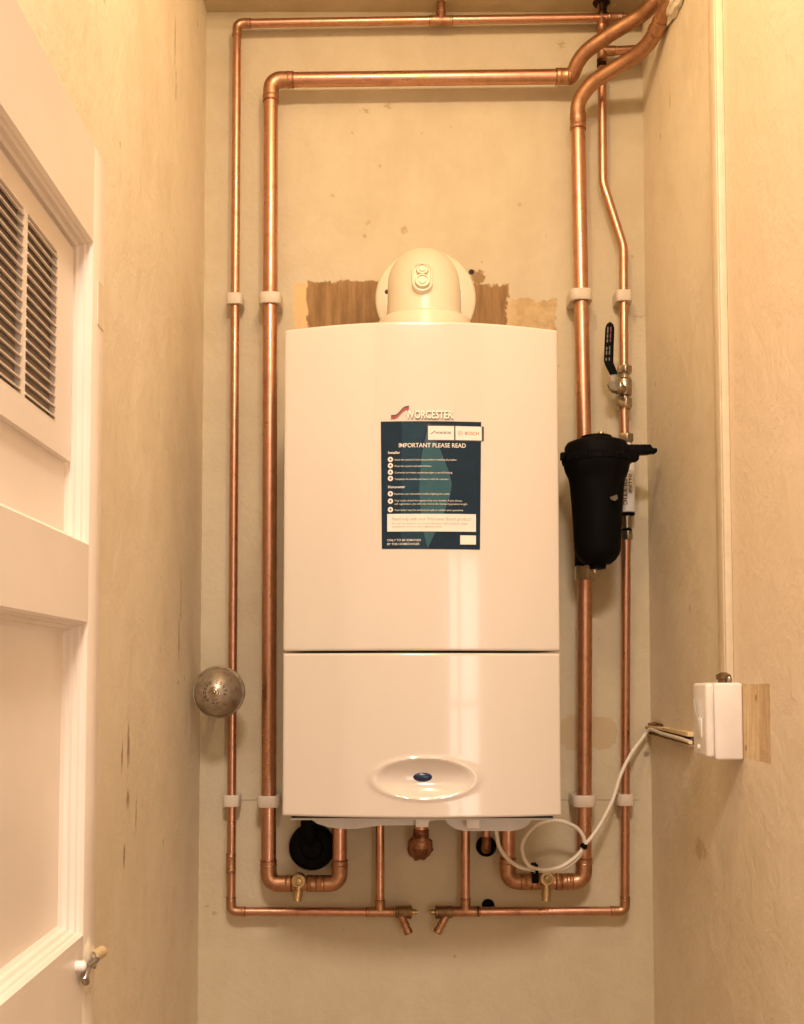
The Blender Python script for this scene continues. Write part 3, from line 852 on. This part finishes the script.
# black round cover with neck below the left of the boiler
bc_ = P(312, 847, -.012)
cov = thing('round_cover', (bc_.x, -.012, bc_.z - .043), 'round black plastic cover on the wall under the boiler, beside left riser', 'cover')
mb = MB().lathe((bc_.x, -.0005, bc_.z), (0, -1, 0), [(0, .043), (.014, .043), (.019, .0405), (.021, .036), (.0185, .030), (.0185, .022), (.022, .018), (.022, 0.0)], 56)
obj('disc', mb, M['black'], cov)
nk = P(308, 820, -.022)
mb = MB().tube(catmull([P(311, 846, -.024), P(310, 838, -.026), P(308, 828, -.026), Vector((P(308, 828, -.026).x, -.026, bzb + .0))], 8), [.006 + .0075 * min(1, k / 8) for k in range(25)], 24)
obj('neck', mb, M['black'], cov)

# grommet behind the lower right thin pipe
g = P(488, 905, 0)
props(obj('grommet', MB().lathe((g.x, -.0005, g.z), (0, -1, 0), [(0, .0115), (.004, .0115), (.006, .009), (.006, .006), (.003, .005), (.003, 0)], 24), M['black']), 'small black rubber grommet in the wall just above lower right pipe', 'grommet')

# ------------------------------------------------------------------ pipe clips
def clip(pxc, pyc, Y, r, label):
    c = P(pxc, pyc, Y); ro = r + .0075; h = .0105
    n = 48; ys, yb = -(r + .0045), -Y - .0006
    def outer(a):
        # rounded box from the wall to just in front of the pipe
        ca, sa = math.cos(a), math.sin(a)
        e = 3.2 if sa < 0 else 9.0
        hy = -ys if sa < 0 else yb
        k = (abs(ca / ro) ** e + abs(sa / hy) ** e) ** (-1 / e)
        return Vector((ca * k, sa * k, 0))
    def inner(a): return Vector((math.cos(a), math.sin(a), 0)) * (r + .0004)
    A = [2 * PI * k / n for k in range(n)]
    rings = [[c + inner(a) + Vector((0, 0, -h)) for a in A], [c + outer(a) * .97 + Vector((0, 0, -h)) for a in A], [c + outer(a) + Vector((0, 0, -h + .001)) for a in A],
             [c + outer(a) + Vector((0, 0, h - .001)) for a in A], [c + outer(a) * .97 + Vector((0, 0, h)) for a in A], [c + inner(a) + Vector((0, 0, h)) for a in A], [c + inner(a) + Vector((0, 0, -h)) for a in A]]
    mb = MB(); mb.quad_strip(rings, cap=False)
    bmesh.ops.remove_doubles(mb.bm, verts=mb.bm.verts, dist=1e-6)
    return props(obj('pipe_clip', mb, M['clip']), label, 'pipe clip', 'white pipe clips')
clip(234.8, 300, Y1, r1, 'upper white clip on the outermost thin pipe at left')
clip(270.5, 300, Y2, r2, 'upper white clip on the thick pipe left of boiler')
clip(580.5, 296.5, Y2, r2, 'upper white clip on the thick pipe right of flue')
clip(623.5, 297, Y1, r1, 'upper white clip on thin right pipe above the lever valve')
clip(231.5, 800.5, Y1, r1, 'lower white clip on the outermost thin pipe at left')
clip(268.7, 801, Y2, r2, 'lower white clip on the thick pipe left of boiler')
clip(583.5, 800.5, Y2, r2, 'lower white clip on the thick pipe above cable loop')
clip(625, 799.5, Y1, r1, 'lower white clip on thin right pipe behind the white cable')

# ------------------------------------------------------------------ bell
BY = -.112
b0 = P(219, 692, BY)
bell = thing('bell', (b0.x, BY, b0.z - .05), 'tarnished domed metal bell in front of the far left pipe', 'bell')
rb = 26.2 * (2.05 + BY) / F; BD = .046
mb = MB()
prof = [(0.000, rb * .93), (0.000, rb * 1.0), (.004, rb * 1.0), (.0055, rb * .99), (.0065, rb * .965), (.006, rb * .93), (.0048, rb * .905), (.0065, rb * .885)]
for k in range(1, 22):
    q = k / 22
    prof.append((.0065 + BD * math.sin(q * PI / 2), rb * .88 * math.cos(q * PI / 2)))
prof.append((.0065 + BD, .0005))
mb.lathe((b0.x, BY, b0.z), (0, -1, 0), prof, 64)
dome = obj('dome', mb, M['bell'], bell, angle=30)
# off-centre boss with rings
bc2 = Vector((b0.x, BY - .007 - BD + .002, b0.z))
mb = MB().lathe(bc2 + Vector((0, .004, 0)), (0, -1, 0), [(0, .0115), (.0035, .0112), (.0048, .0095), (.0048, .0075), (.0062, .007), (.0070, .0055), (.0070, .0036), (.0095, .0034), (.0108, .002), (.0110, 0.0)], 32)
obj('screw_boss', mb, M['nickel'], dome)
ring = MB()
def dome_y(r): 
    return BY - (.0065 + BD * math.sqrt(max(0, 1 - (r / (rb * .88)) ** 2)))
def arc_text(s, r, a0, a1, h):
    n = len(s)
    for i, ch in enumerate(s):
        if ch == ' ': continue
        a = a0 + (a1 - a0) * (i / (n - 1))
        ce = Vector((b0.x, 0, b0.z)) + Vector((math.cos(a), 0, math.sin(a))) * r
        tx_, up = Vector((math.sin(a), 0, -math.cos(a))), Vector((math.cos(a), 0, math.sin(a)))
        def fn(x, z, k):
            p = ce + tx_ * x + up * z
            rr = math.hypot(p.x - b0.x, p.z - b0.z)
            return Vector((p.x, dome_y(rr) - .0006, p.z))
        add_text(ring, ch, -h * .36, h * .36, 0, h, fn, 0.02)
arc_text('CONTA', .0185, R_(78), R_(-12), .0058)
for a in (118, 140, 160, 182, 205, 228, 262, 284):
    for rr in ((.0165, .0195) if a not in (262, 284) else (.0135, .0190)):
        pts = []
        for (da, dr) in ((-7, -.0008), (7, -.0008), (7, .0008), (-7, .0008)):
            q = R_(a + da); r_ = rr + dr
            pts.append(Vector((b0.x + math.cos(q) * r_, dome_y(r_) - .0005, b0.z + math.sin(q) * r_)))
        ring.poly(pts)
obj('lettering', ring, M['darkprint'], dome, angle=None)
mb = MB().lathe((b0.x - .016, -.0005, b0.z), (0, -1, 0), [(0, .012), (.004, .012), (.006, .008), (-BY - .004, .007), (-BY + .004, .007)], 24)
obj('mounting_post', mb, M['darkbrass'], bell)

# ------------------------------------------------------------------ lever valve on thin right pipe
vc = P(624.5, 387, Y1)
valve = thing('lever_valve', P(624.5, 409, Y1), 'nickel lever valve with black handle on the thin right pipe', 'valve')
mb = MB()
s_ = (2.05 + Y1) / F
def zpx(y): return P(624, y, Y1).z
def ringp(y, r): return (zpx(y) - zpx(409), r * s_)
mb.lathe((vc.x, Y1, zpx(409)), (0, 0, 1), [ringp(409, 4.6), ringp(409, 6.2), ringp(406, 6.8), ringp(405.5, 5.0), ringp(397, 5.0), ringp(396, 7.0), ringp(393, 7.6), ringp(381, 7.6), ringp(379, 6.6), ringp(378, 4.6), ringp(374, 4.6), ringp(369, 6.5), ringp(366, 5.8), ringp(366, 4.6)], 28)
body = obj('body', mb, M['nickel'], valve)
for y0, y1 in ((366.5, 374), (399, 408)):
    obj('nut', MB().hexnut((vc.x, Y1, (zpx(y0) + zpx(y1)) / 2), (0, 0, 1), 7.9 * s_, abs(zpx(y0) - zpx(y1))), M['nickel'], valve)
bon = P(613.5, 386, -.062)
dirb = (bon - Vector((vc.x, Y1, bon.z))).normalized()
Lb = (bon - Vector((vc.x, Y1, bon.z))).length
obj('bonnet', MB().lathe((vc.x, Y1, bon.z), dirb, [(0, .010), (Lb * .55, .010), (Lb * .6, .0125), (Lb * .85, .0125), (Lb * .9, .009), (Lb + .003, .008), (Lb + .003, 0.0)], 24), M['nickel'], valve)
obj('stem_nut', MB().hexnut(bon + dirb * .006, dirb, .0088, .007), M['nickel'], valve)
YH = -.078
lev = [(608.5, 382), (617.5, 382), (618, 373.5), (613.5, 362), (613.8, 352), (614.6, 328), (613.5, 324), (610.2, 321.3), (607, 323.6), (605.6, 328), (604.3, 360), (606, 365.5), (610.5, 374.5)]
mb = MB().prism([P(x, y, YH) for x, y in lev[2:]], (0, .006, 0), .0016)
hd = obj('handle', mb, M['black'], valve)
mb = MB().prism([P(610.8, 373, YH + .002), P(617.3, 373, YH + .002), P(620.5, 384, YH + .002), P(619, 391, YH + .002), P(612, 391, YH + .002), P(608, 386, YH + .002)], (0, .003, 0), .0008)
obj('handle_plate', mb, plain('dull_nickel', (0.24, 0.20, 0.15), 0.55, 0.8, var=0.2, scale=90), valve)
pr = MB()
def strokes(pts, w):
    for (x0, y0, x1, y1) in pts:
        pr.prism([P(x0, y0, YH - .0003), P(x1, y1, YH - .0003), P(x1 + w, y1, YH - .0003), P(x0 + w, y0, YH - .0003)], (0, .0004, 0))
strokes([(607.3, 327, 607.0, 333), (607.0, 334, 606.8, 338), (606.8, 339, 606.6, 342.5), (606.1, 347, 605.9, 350), (605.9, 351, 605.8, 354.5), (605.6, 358, 605.5, 360.5)], 1.3)
strokes([(609.2, 346, 609.0, 349.5), (609, 350.5, 608.9, 354.5), (608.8, 357.5, 608.7, 360.5)], 1.2)
obj('printed_marks', pr, M['dimprint'], hd, angle=None)
pr = MB(); strokes([(610.4, 327, 610.1, 332), (610.1, 333, 609.8, 338), (609.8, 339, 609.6, 342)], 1.2)
obj('printed_marks', pr, M['dimred'], hd, angle=None)

# ------------------------------------------------------------------ white in-line scale inhibitor below the valve
ih = thing('scale_inhibitor', P(626, 540, Y1), 'slim white in-line cylinder on thin pipe, half hidden behind black filter', 'water treatment unit')
ic = P(626.3, 480, Y1)
def zi(y): return P(626, y, Y1).z
def nut(y0, y1, rpx, mat, nm='nut', parent=ih, x=ic.x):
    return obj(nm, MB().hexnut((x, Y1, (zi(y0) + zi(y1)) / 2), (0, 0, 1), rpx * s_, abs(zi(y0) - zi(y1))), M[mat], parent)
nut(434, 442.5, 7.8, 'nickel')
def cyl(y0, y1, rpx, mat, nm, parent=ih, e=.0015):
    z0, z1 = zi(y1), zi(y0); r = rpx * s_
    return obj(nm, MB().lathe((ic.x, Y1, z0), (0, 0, 1), [(0, r * .5), (0, r - e), (e, r), (z1 - z0 - e, r), (z1 - z0, r - e), (z1 - z0, r * .5)], 32), M[mat], parent)
cyl(442.5, 446, 5.2, 'white', 'neck')
cb = cyl(446, 513, 8.6, 'white', 'cylinder')
cyl(513, 515.5, 8.3, 'black', 'seal_ring')
cyl(515.5, 529, 4.8, 'nickel', 'threaded_sleeve')
cyl(529, 531, 5.3, 'black', 'seal_ring')
nut(531, 540, 6.0, 'nickel')
lt = MB(); rc = 8.6 * s_
def on_cyl(px_c):
    x0 = P(px_c, 480, Y1 - rc).x
    def fn(x, z, k):
        # text runs downwards: letter advance is -z, letter height is x
        xx = x0 + z; yy = math.sqrt(max(1e-9, (rc + .0004) ** 2 - (min(abs(xx - ic.x), rc)) ** 2))
        return Vector((xx, Y1 - yy, -x))
    return fn
add_text(lt, 'ELECTROLYTIC', -zi(454), -zi(506), 0, .0068, on_cyl(625.3), 0.02)
add_text(lt, 'IN-LINE', -zi(476), -zi(495), 0, .0058, on_cyl(630.3), 0.02)
obj('lettering', lt, M['darkprint'], cb, angle=None)

# ------------------------------------------------------------------ black magnetic filter
FY = -.117; fs = (2.05 + FY) / F
f0 = P(597, 500, FY); fxc = f0.x
def zf(y): return P(597, y, FY).z
filt = thing('filter', (fxc, FY, zf(569)), 'black plastic canister filter mounted on the thick right pipe', 'filter')
def lathe_px(prof): return MB().lathe((fxc, FY, zf(569)), (0, 0, 1), [(zf(y) - zf(569), r * fs) for y, r in prof], 48)
can = obj('canister', lathe_px([(569, 6), (569, 8), (564.5, 8.5), (564, 13), (560, 18), (555, 21.5), (550, 23), (520, 24.5), (484, 27.2), (478, 28.5), (472, 31.5), (465, 33.2), (463, 33.2), (463, 20)]), M['black'], filt)
lid = obj('lid', lathe_px([(463, 25), (463, 34.2), (458, 34.2), (456.5, 32.4), (447, 31.8), (443.5, 29.5), (441.8, 25), (441.2, 16.5), (438, 16.2), (436.5, 15), (436, 10), (436, 0)]), M['black'], filt)
for k in range(16):
    a = 2 * PI * k / 16; c = Vector((fxc + math.cos(a) * 33.6 * fs, FY + math.sin(a) * 33.6 * fs, zf(460)))
    if math.sin(a) > 0.75: continue
    m = MB().lathe(c + Vector((0, 0, -.006)), (0, 0, 1), [(0, .003), (.012, .003)], 10); obj('grip', m, M['black'], lid)
sc = P(601, 436, FY)
obj('air_vent', MB().lathe((sc.x, FY, zf(436)), (0, 0, 1), [(0, .0075), (.003, .0075), (.004, .006), (.007, .0055), (.0075, .003), (.0075, 0)], 20), M['brass'], filt, label='small brass bleed screw')
tl = P(563, 456, FY)
obj('side_tab', MB().box((P(560.6, 456, FY).x, FY - .008, zf(460)), (P(566.5, 456, FY).x, FY + .008, zf(453)), .001), M['black'], filt)
# arm with valve lever pointing at the right wall
arm = MB()
arm.prism([P(x, y, FY - .011) for x, y in ((612, 444.2), (651, 444.2), (652.5, 447.5), (657.5, 448), (657.5, 452), (652, 452.3), (650, 453), (640, 453.5), (639, 460), (629, 461), (612, 462))], (0, .022, 0), .0015)
obj('bracket_arm', arm, M['black'], filt)
obj('drain_plug', MB().lathe((P(594.5, 571, FY).x, FY, zf(574)), (0, 0, 1), [(0, .004), (.002, .006), (.0085, .006)], 14), M['nickel'], filt)
for (y, nm) in ((455, 'port'), (540, 'port')):
    a = Vector((P(587, y, Y2).x, Y2 - r2 - .001, P(587, y, Y2).z)); b = Vector((a.x, FY + .045, a.z))
    obj(nm, MB().tube([a, b], .015, 20), M['black'], filt)
c = P(585, 573, Y2)
nutf = MB().hexnut((c.x + .0002, Y2, c.z), (0, 0, 1), 11.4 * (2.05 + Y2) / F, .026)
# hollow look: nut sits on the pipe
obj('compression_nut', nutf, M['nickel'], t3)
c2 = P(585, 562.5, Y2)
pts_ = MB().lathe((c2.x, Y2, c2.z - .008), (0, 0, 1), [(0, .0142), (0, .019), (.03, .019), (.03, .0142)], 24)
obj('collar', pts_, M['black'], filt)
lg = MB().prism([P(610, 497, FY - .0505), P(617, 494.5, FY - .0455), P(618, 498.5, FY - .0455), P(615, 501, FY - .0475), P(611, 499.5, FY - .050)], (0, .0015, 0))
obj('scuffed_sticker', lg, M['dimprint'], can, angle=None)

# ------------------------------------------------------------------ white cable with loop
cp_ = [(496, 829, -.115), (497, 836, -.112), (499.6, 847, -.105), (507, 858, -.098), (519.5, 867, -.094), (534, 870, -.092), (549, 871, -.090), (564, 868, -.088), (575.5, 860, -.084), (583, 850, -.080),
       (584.5, 842, -.079), (582.5, 835, -.080), (575.5, 827, -.084), (562, 821.3, -.089), (549, 821, -.092), (535.7, 826, -.096), (525.7, 837, -.099), (522, 848.5, -.100), (525.7, 861, -.099), (532, 867.5, -.098), (545, 870, -.097), (560, 867, -.095), (573, 859, -.090), (581, 851, -.086),
       (585, 844.5, -.083), (591.6, 837, -.078), (601.6, 822, -.070), (612.5, 800, -.062), (621, 774, -.053), (632, 752.6, -.040), (642.4, 738.5, -.024)]
pth = [P(x, y, Y) for x, y, Y in cp_]
hole = S(650, 729.5, XR - .010)
pth += [hole, S(662, 733.5, XR - .0085), S(680, 738.5, XR - .0085), S(690.5, 742.2, XR - .0085)]
props(obj('power_cable', MB().tube(catmull(pth, 8), .0035, 14), M['cable']), 'white cable looped under the boiler and running to right wall', 'cable')
tie_c = P(583.7, 846, -.083)
mb = MB(); d_ = (P(588, 840, -.083) - P(580, 853, -.083)).normalized()
u_ = d_.cross(Vector((0, 1, 0))).normalized()
def band(c, axis, wide, w_, hw_, hd_, t=.0012):
    """flat strap around a bundle: axis = bundle direction"""
    v = Vector((0, 1, 0)); rings = []
    n = 28
    for s, kk in ((-1, 1.0), (1, 1.0)):
        rings.append([c + axis * s * w_ + wide * math.cos(2 * PI * k / n) * hw_ + v * math.sin(2 * PI * k / n) * hd_ for k in range(n)])
    for s in (1, -1):
        rings.append([c + axis * s * w_ + wide * math.cos(2 * PI * k / n) * (hw_ - t) + v * math.sin(2 * PI * k / n) * (hd_ - t) for k in range(n)])
    rings.append(rings[0]); m = MB(); m.quad_strip(rings, cap=False); return m
m = band(tie_c, d_, u_, .0042, .0062, .0085)
m.box(tie_c + Vector((-.004, -.012, -.0035)), tie_c + Vector((.0045, -.0075, .004)), .0008)
props(obj('cable_tie', m, M['black']), 'black tie around the cable loop in front of the thick pipe', 'cable tie', 'black cable ties')
tc = P(534.5, 871.5, -.070)
m = band(tc, Vector((1, 0, 0)), Vector((0, 0, 1)), .0028, .0155, .0345)
m.box(P(533, 875, -.107), P(537.5, 882, -.100), .0012)
m.prism([P(533.8, 866, -.104), P(535.2, 864, -.106), P(538.5, 864.5, -.108), P(537.5, 867, -.105)], (0, .0012, 0))
props(obj('cable_tie', m, M['black']), 'black tie strapping the cable to the bottom pipe left of its drain cock', 'cable tie', 'black cable ties')

# ------------------------------------------------------------------ right wall fittings
# white filler where the thick pipe enters the wall
fp = MB()
t_ = bmesh.new(); bmesh.ops.create_icosphere(t_, subdivisions=4, radius=1)
cf = Vector((XR - .0015, -.272, P(680, 0, -.272).z + .006))
for v in t_.verts:
    k = 1 + 0.35 * noise.noise(v.co * 2.3) + 0.15 * noise.noise(v.co * 6)
    v.co = Vector((min(v.co.x * .013 * k, .0008), v.co.y * .062 * k, v.co.z * .021 * k))
fp.merge(t_, Matrix.Translation(cf))
props(obj('filler_patch', fp, M['filler']), 'lumpy white filler patch where thick pipe enters right wall', 'filler')
# cream mini trunking down to the box
fX = XR - .011
ya, yb3 = S(714, 400, fX).y, S(722, 400, fX).y
BT = S(743, 682.5, XR); BB = S(743, 760, XR)
zbox1, zbox0 = BT.z, BB.z
yn = BT.y
m = MB().box((fX, yb3, zbox1 - .002), (XR - .0003, ya, HZ - .4), .001)
tr = thing('cable_trunking', (XR, (ya + yb3) / 2, zbox1), 'cream plastic trunking running down right wall to the switch box', 'trunking')
obj('channel', m, M['trunk'], tr)
m = MB().box((fX - .0012, yb3 + .005, zbox1 - .001), (fX + .001, ya - .005, HZ - .4), .0005)
obj('cover_strip', m, M['trunk'], tr)
# fused switch box
bx = thing('switch_box', (XR, yn + .043, zbox0), 'white surface mounted switch box on the right wall', 'switch box')
m = MB().box((XR - .040, yn, zbox0), (XR - .0004, yn + .068, zbox1 - .0003), .004, 3)
obj('back_box', m, M['white'], bx)
m = MB().box((XR - .052, yn + .001, zbox0 + .003), (XR - .040, yn + .067, zbox1 - .001), .005, 4)
fpl = obj('face_plate', m, M['white'], bx)
m = MB().box((XR - .0535, yn + .022, zbox0 + .030), (XR - .051, yn + .044, zbox0 + .058), .0008)
obj('fuse_carrier', m, M['white'], fpl)
m = MB().lathe((XR - .0515, yn + .038, zbox0 + .016), (-1, 0, 0), [(0, .004), (.003, .004), (.003, 0)], 14)
obj('indicator', m, M['print'], fpl)
m = MB().prism([Vector((XR - .0522, yn + .058, zbox1 - .024)), Vector((XR - .066, yn + .012, zbox1 - .026)), Vector((XR - .0535, yn + .030, zbox1 - .060))], (-.0008, -.001, 0))
obj('torn_sticker', m, M['print'], fpl, label='torn white paper triangle on the face plate')
gy = S(724, 676, XR - .02)
m = MB().lathe((XR - .022, gy.y - .004, zbox1 - .0005), (0, 0, 1), [(0, .008), (.004, .008), (.005, .0105), (.011, .0105), (.013, .007), (.015, .004), (.015, 0)], 12)
obj('gland', m, M['darkbrass'], bx)
m = MB().lathe((XR - .017, gy.y - .013, zbox1 - .0005), (0, 0, 1), [(0, .004), (.006, .0045), (.009, .003), (.009, 0)], 12)
obj('gland_screw', m, M['steel'], bx)
# timber cable channel across the right wall from the corner to the box
ch = thing('cable_channel', S(672, 740, XR), 'battered narrow timber cable channel sloping from corner to the switch box', 'cable channel')
def strip(pts, th, mat, nm, off=0.0004):
    q = [S(x, y, XR) for x, y in pts]; q = [Vector((XR - off, p.y, p.z)) for p in q]
    obj(nm, MB().prism(q, (-th, 0, 0), .0006), M[mat], ch)
strip([(650.5, 725.5), (662, 726.5), (676, 729), (694, 732), (694, 736.8), (676, 732.5), (662, 729.2), (650, 727.8)], .010, 'timber', 'top_batten')
strip([(649, 728), (662, 729.5), (676, 732.8), (694, 737), (694, 744), (676, 739), (662, 735), (648.6, 732.6)], .0035, 'brownslot', 'channel_back')
strip([(652, 730), (666, 732.2), (684, 737), (694, 739.6), (694, 741.2), (680, 738), (664, 734)], .006, 'darkbrass', 'inner_wire', .004)
strip([(649, 733.4), (662, 736), (680, 741), (694, 745), (694, 746.4), (680, 742.4), (662, 737.4), (649, 734.6)], .008, 'timber', 'bottom_batten')
strip([(649, 723.5), (656, 722), (663, 724.2), (664, 726), (656, 725.6), (650, 726)], .005, 'brown', 'ragged_edge')

# ------------------------------------------------------------------ door on the left
XD = XL + .066                 # face of the door; the wall is behind it
TH = .042
def Dy(px_, py_): return S(px_, py_, XD).y
def Dz(px_, py_): return S(px_, py_, XD).z
ye = Dy(103, 380); yh = ye - .76
zt_ = P(104, 165, ye).z
REC = .021
y_in = Dy(91, 400)                       # far edge of the panels
y_out = yh + .10
z_ut = P(93, 242, y_in).z; z_ub = P(89, 545, y_in).z
z_lt = P(88.5, 622, y_in).z; z_lb = P(79, 935, y_in).z
door = thing('door_1', (XD - TH / 2, (ye + yh) / 2, 0.005), 'cream painted panelled door with slatted vents standing open at left', 'door')
door['kind'] = 'structure'
fr = MB(); b_ = .0018
fr.box((XD - TH, y_in, .005), (XD, ye, zt_), b_)
fr.box((XD - TH, yh, .005), (XD, y_out, zt_), b_)
fr.box((XD - TH, y_out, z_ut), (XD, y_in, zt_))
fr.box((XD - TH, y_out, z_lt), (XD, y_in, z_ub))
fr.box((XD - TH, y_out, .005), (XD, y_in, z_lb))
obj('door_frame', fr, M['door'], door)
pn = MB()
pn.box((XD - REC - .012, y_out, z_ub), (XD - REC, y_in, z_ut))
obj('upper_panel', pn, M['door'], door)
obj('lower_panel', MB().box((XD - REC - .012, y_out, z_lb), (XD - REC, y_in, z_lt)), M['door'], door)
def moulding(z0, z1):
    """stepped bead round a recessed panel"""
    prof = [(0, -.0005), (.002, -.0035), (.0022, -.006), (.0042, -.0075), (.0045, -.012), (.0075, -.014), (.008, -.018), (.011, -.0205), (.011, -REC)]
    rings = []
    for d, x in prof:
        rings.append([Vector((XD + x, y_out + d, z0 + d)), Vector((XD + x, y_in - d, z0 + d)), Vector((XD + x, y_in - d, z1 - d)), Vector((XD + x, y_out + d, z1 - d))])
    m = MB(); m.quad_strip(rings, cap=False); return m
obj('panel_moulding', moulding(z_ub, z_ut), M['door'], door, angle=20)
obj('panel_moulding', moulding(z_lb, z_lt), M['door'], door, angle=20)
# vent board with two slatted openings in the upper panel
XV = XD - REC
def Vy(x, y, X=None): return S(x, y, XV + .006).y
def Vz(x, y): return S(x, y, XV + .006).z
va1, va0 = Vy(56, 330), Vy(26, 330)        # right vent (far, near)
wv = va1 - va0
gapv = Vy(26, 330) - Vy(21.5, 330)
vb1, vb0 = va0 - gapv, va0 - gapv - wv
zv1, zv0 = Vz(56, 250), Vz(54, 420)
XVF = XV + .006
vbz0 = Vz(56, 452)
vp = MB()
y_far, y_near = y_in - .0135, y_out + .0135
zt2 = z_ut - .0135
for (ya_, yb_, za_, zb2) in ((va1, y_far, vbz0, zt2), (va0 - gapv, va0, zv0, zv1), (y_near, vb0, vbz0, zt2), (vb0, va1, vbz0, zv0), (vb0, va1, zv1, zt2)):
    vp.box((XV, ya_, za_), (XVF, yb_, zb2))
obj('vent_board', vp, M['door'], door)
nsl = 17
for (y0_, y1_) in ((va0, va1), (vb0, vb1)):
    vent = obj('vent', MB().box((XV + .0002, y0_, zv0), (XV + .0008, y1_, zv1)), M['ventback'], door)
    sl = MB(); pz = (zv1 - zv0) / nsl
    for k in range(nsl):
        zc = zv0 + pz * (k + .5)
        sl.prism([Vector((XV + .0012, y0_, zc + pz * .30)), Vector((XV + .0025, y0_, zc + pz * .34)), Vector((XVF + .001, y0_, zc - pz * .10)), Vector((XVF + .001, y0_, zc - pz * .24)), Vector((XV + .0045, y0_, zc - pz * .20))], (0, y1_ - y0_, 0))
    obj('slats', sl, M['slat'], vent, angle=None)
# worn catch on the edge of the door
lc = S(88, 967, XD)
m = MB(); t_ = bmesh.new(); bmesh.ops.create_icosphere(t_, subdivisions=3, radius=1)
for v in t_.verts:
    k = 1 + .4 * noise.noise(v.co * 2.7)
    v.co = Vector((v.co.x * .0035 * k, v.co.y * .022 * k, v.co.z * .026 * k))
m.merge(t_, Matrix.Translation((XD - .0005, lc.y, lc.z)))
lp = obj('catch', m, M['filler'], door, label='worn paint splashed metal catch')
c = S(86, 966, XD + .009)
obj('catch_screw', MB().lathe((XD - .001, c.y, c.z), (1, 0, 0), [(0, .0048), (.008, .0048), (.0098, .0036), (.0105, .0015), (.0105, 0)], 18), M['white'], lp)
a1, a2, a3 = S(86, 968, XD + .007), S(92, 963, XD + .008), S(95.5, 960, XD + .006)
obj('catch_loop', MB().ring(S(94, 960.5, XD + .006), Vector((1, .2, .1)), .0062, .0018, 18, 8), M['steel'], lp)
obj('catch_arm', MB().tube([a1, a2, a3], .004, 12), M['steel'], lp)
obj('catch_bolt', MB().tube([S(86, 970, XD + .006), S(84.5, 976, XD + .006), S(86, 982, XD + .005)], .0038, 12), M['steel'], lp)
q0, q1 = S(93, 957, XD + .004), S(102, 951.5, XD + .004)
obj('catch_peg', MB().lathe(q0, (q1 - q0), [(0, .0055), ((q1 - q0).length * .9, .006), ((q1 - q0).length, .005), ((q1 - q0).length, 0)], 16), M['timber'], lp)
# hinge leaf let into the far edge
h0, h1 = S(98, 280, XD), S(99, 326, XD)
obj('hinge', MB().box((XD - .001, ye - .024, h1.z), (XD + .0006, ye - .001, h0.z)), M['trunk'], door)

# ------------------------------------------------------------------ world and view
w = bpy.data.worlds.new('world'); scene.world = w; w.use_nodes = True
w.node_tree.nodes['Background'].inputs[0].default_value = (0.9, 0.8, 0.7, 1)
w.node_tree.nodes['Background'].inputs[1].default_value = 0.05
scene.view_settings.view_transform = 'Standard'
scene.view_settings.look = 'None'
scene.view_settings.gamma = 1.0
scene.view_settings.use_curve_mapping = False
scene.view_settings.exposure = 0.0
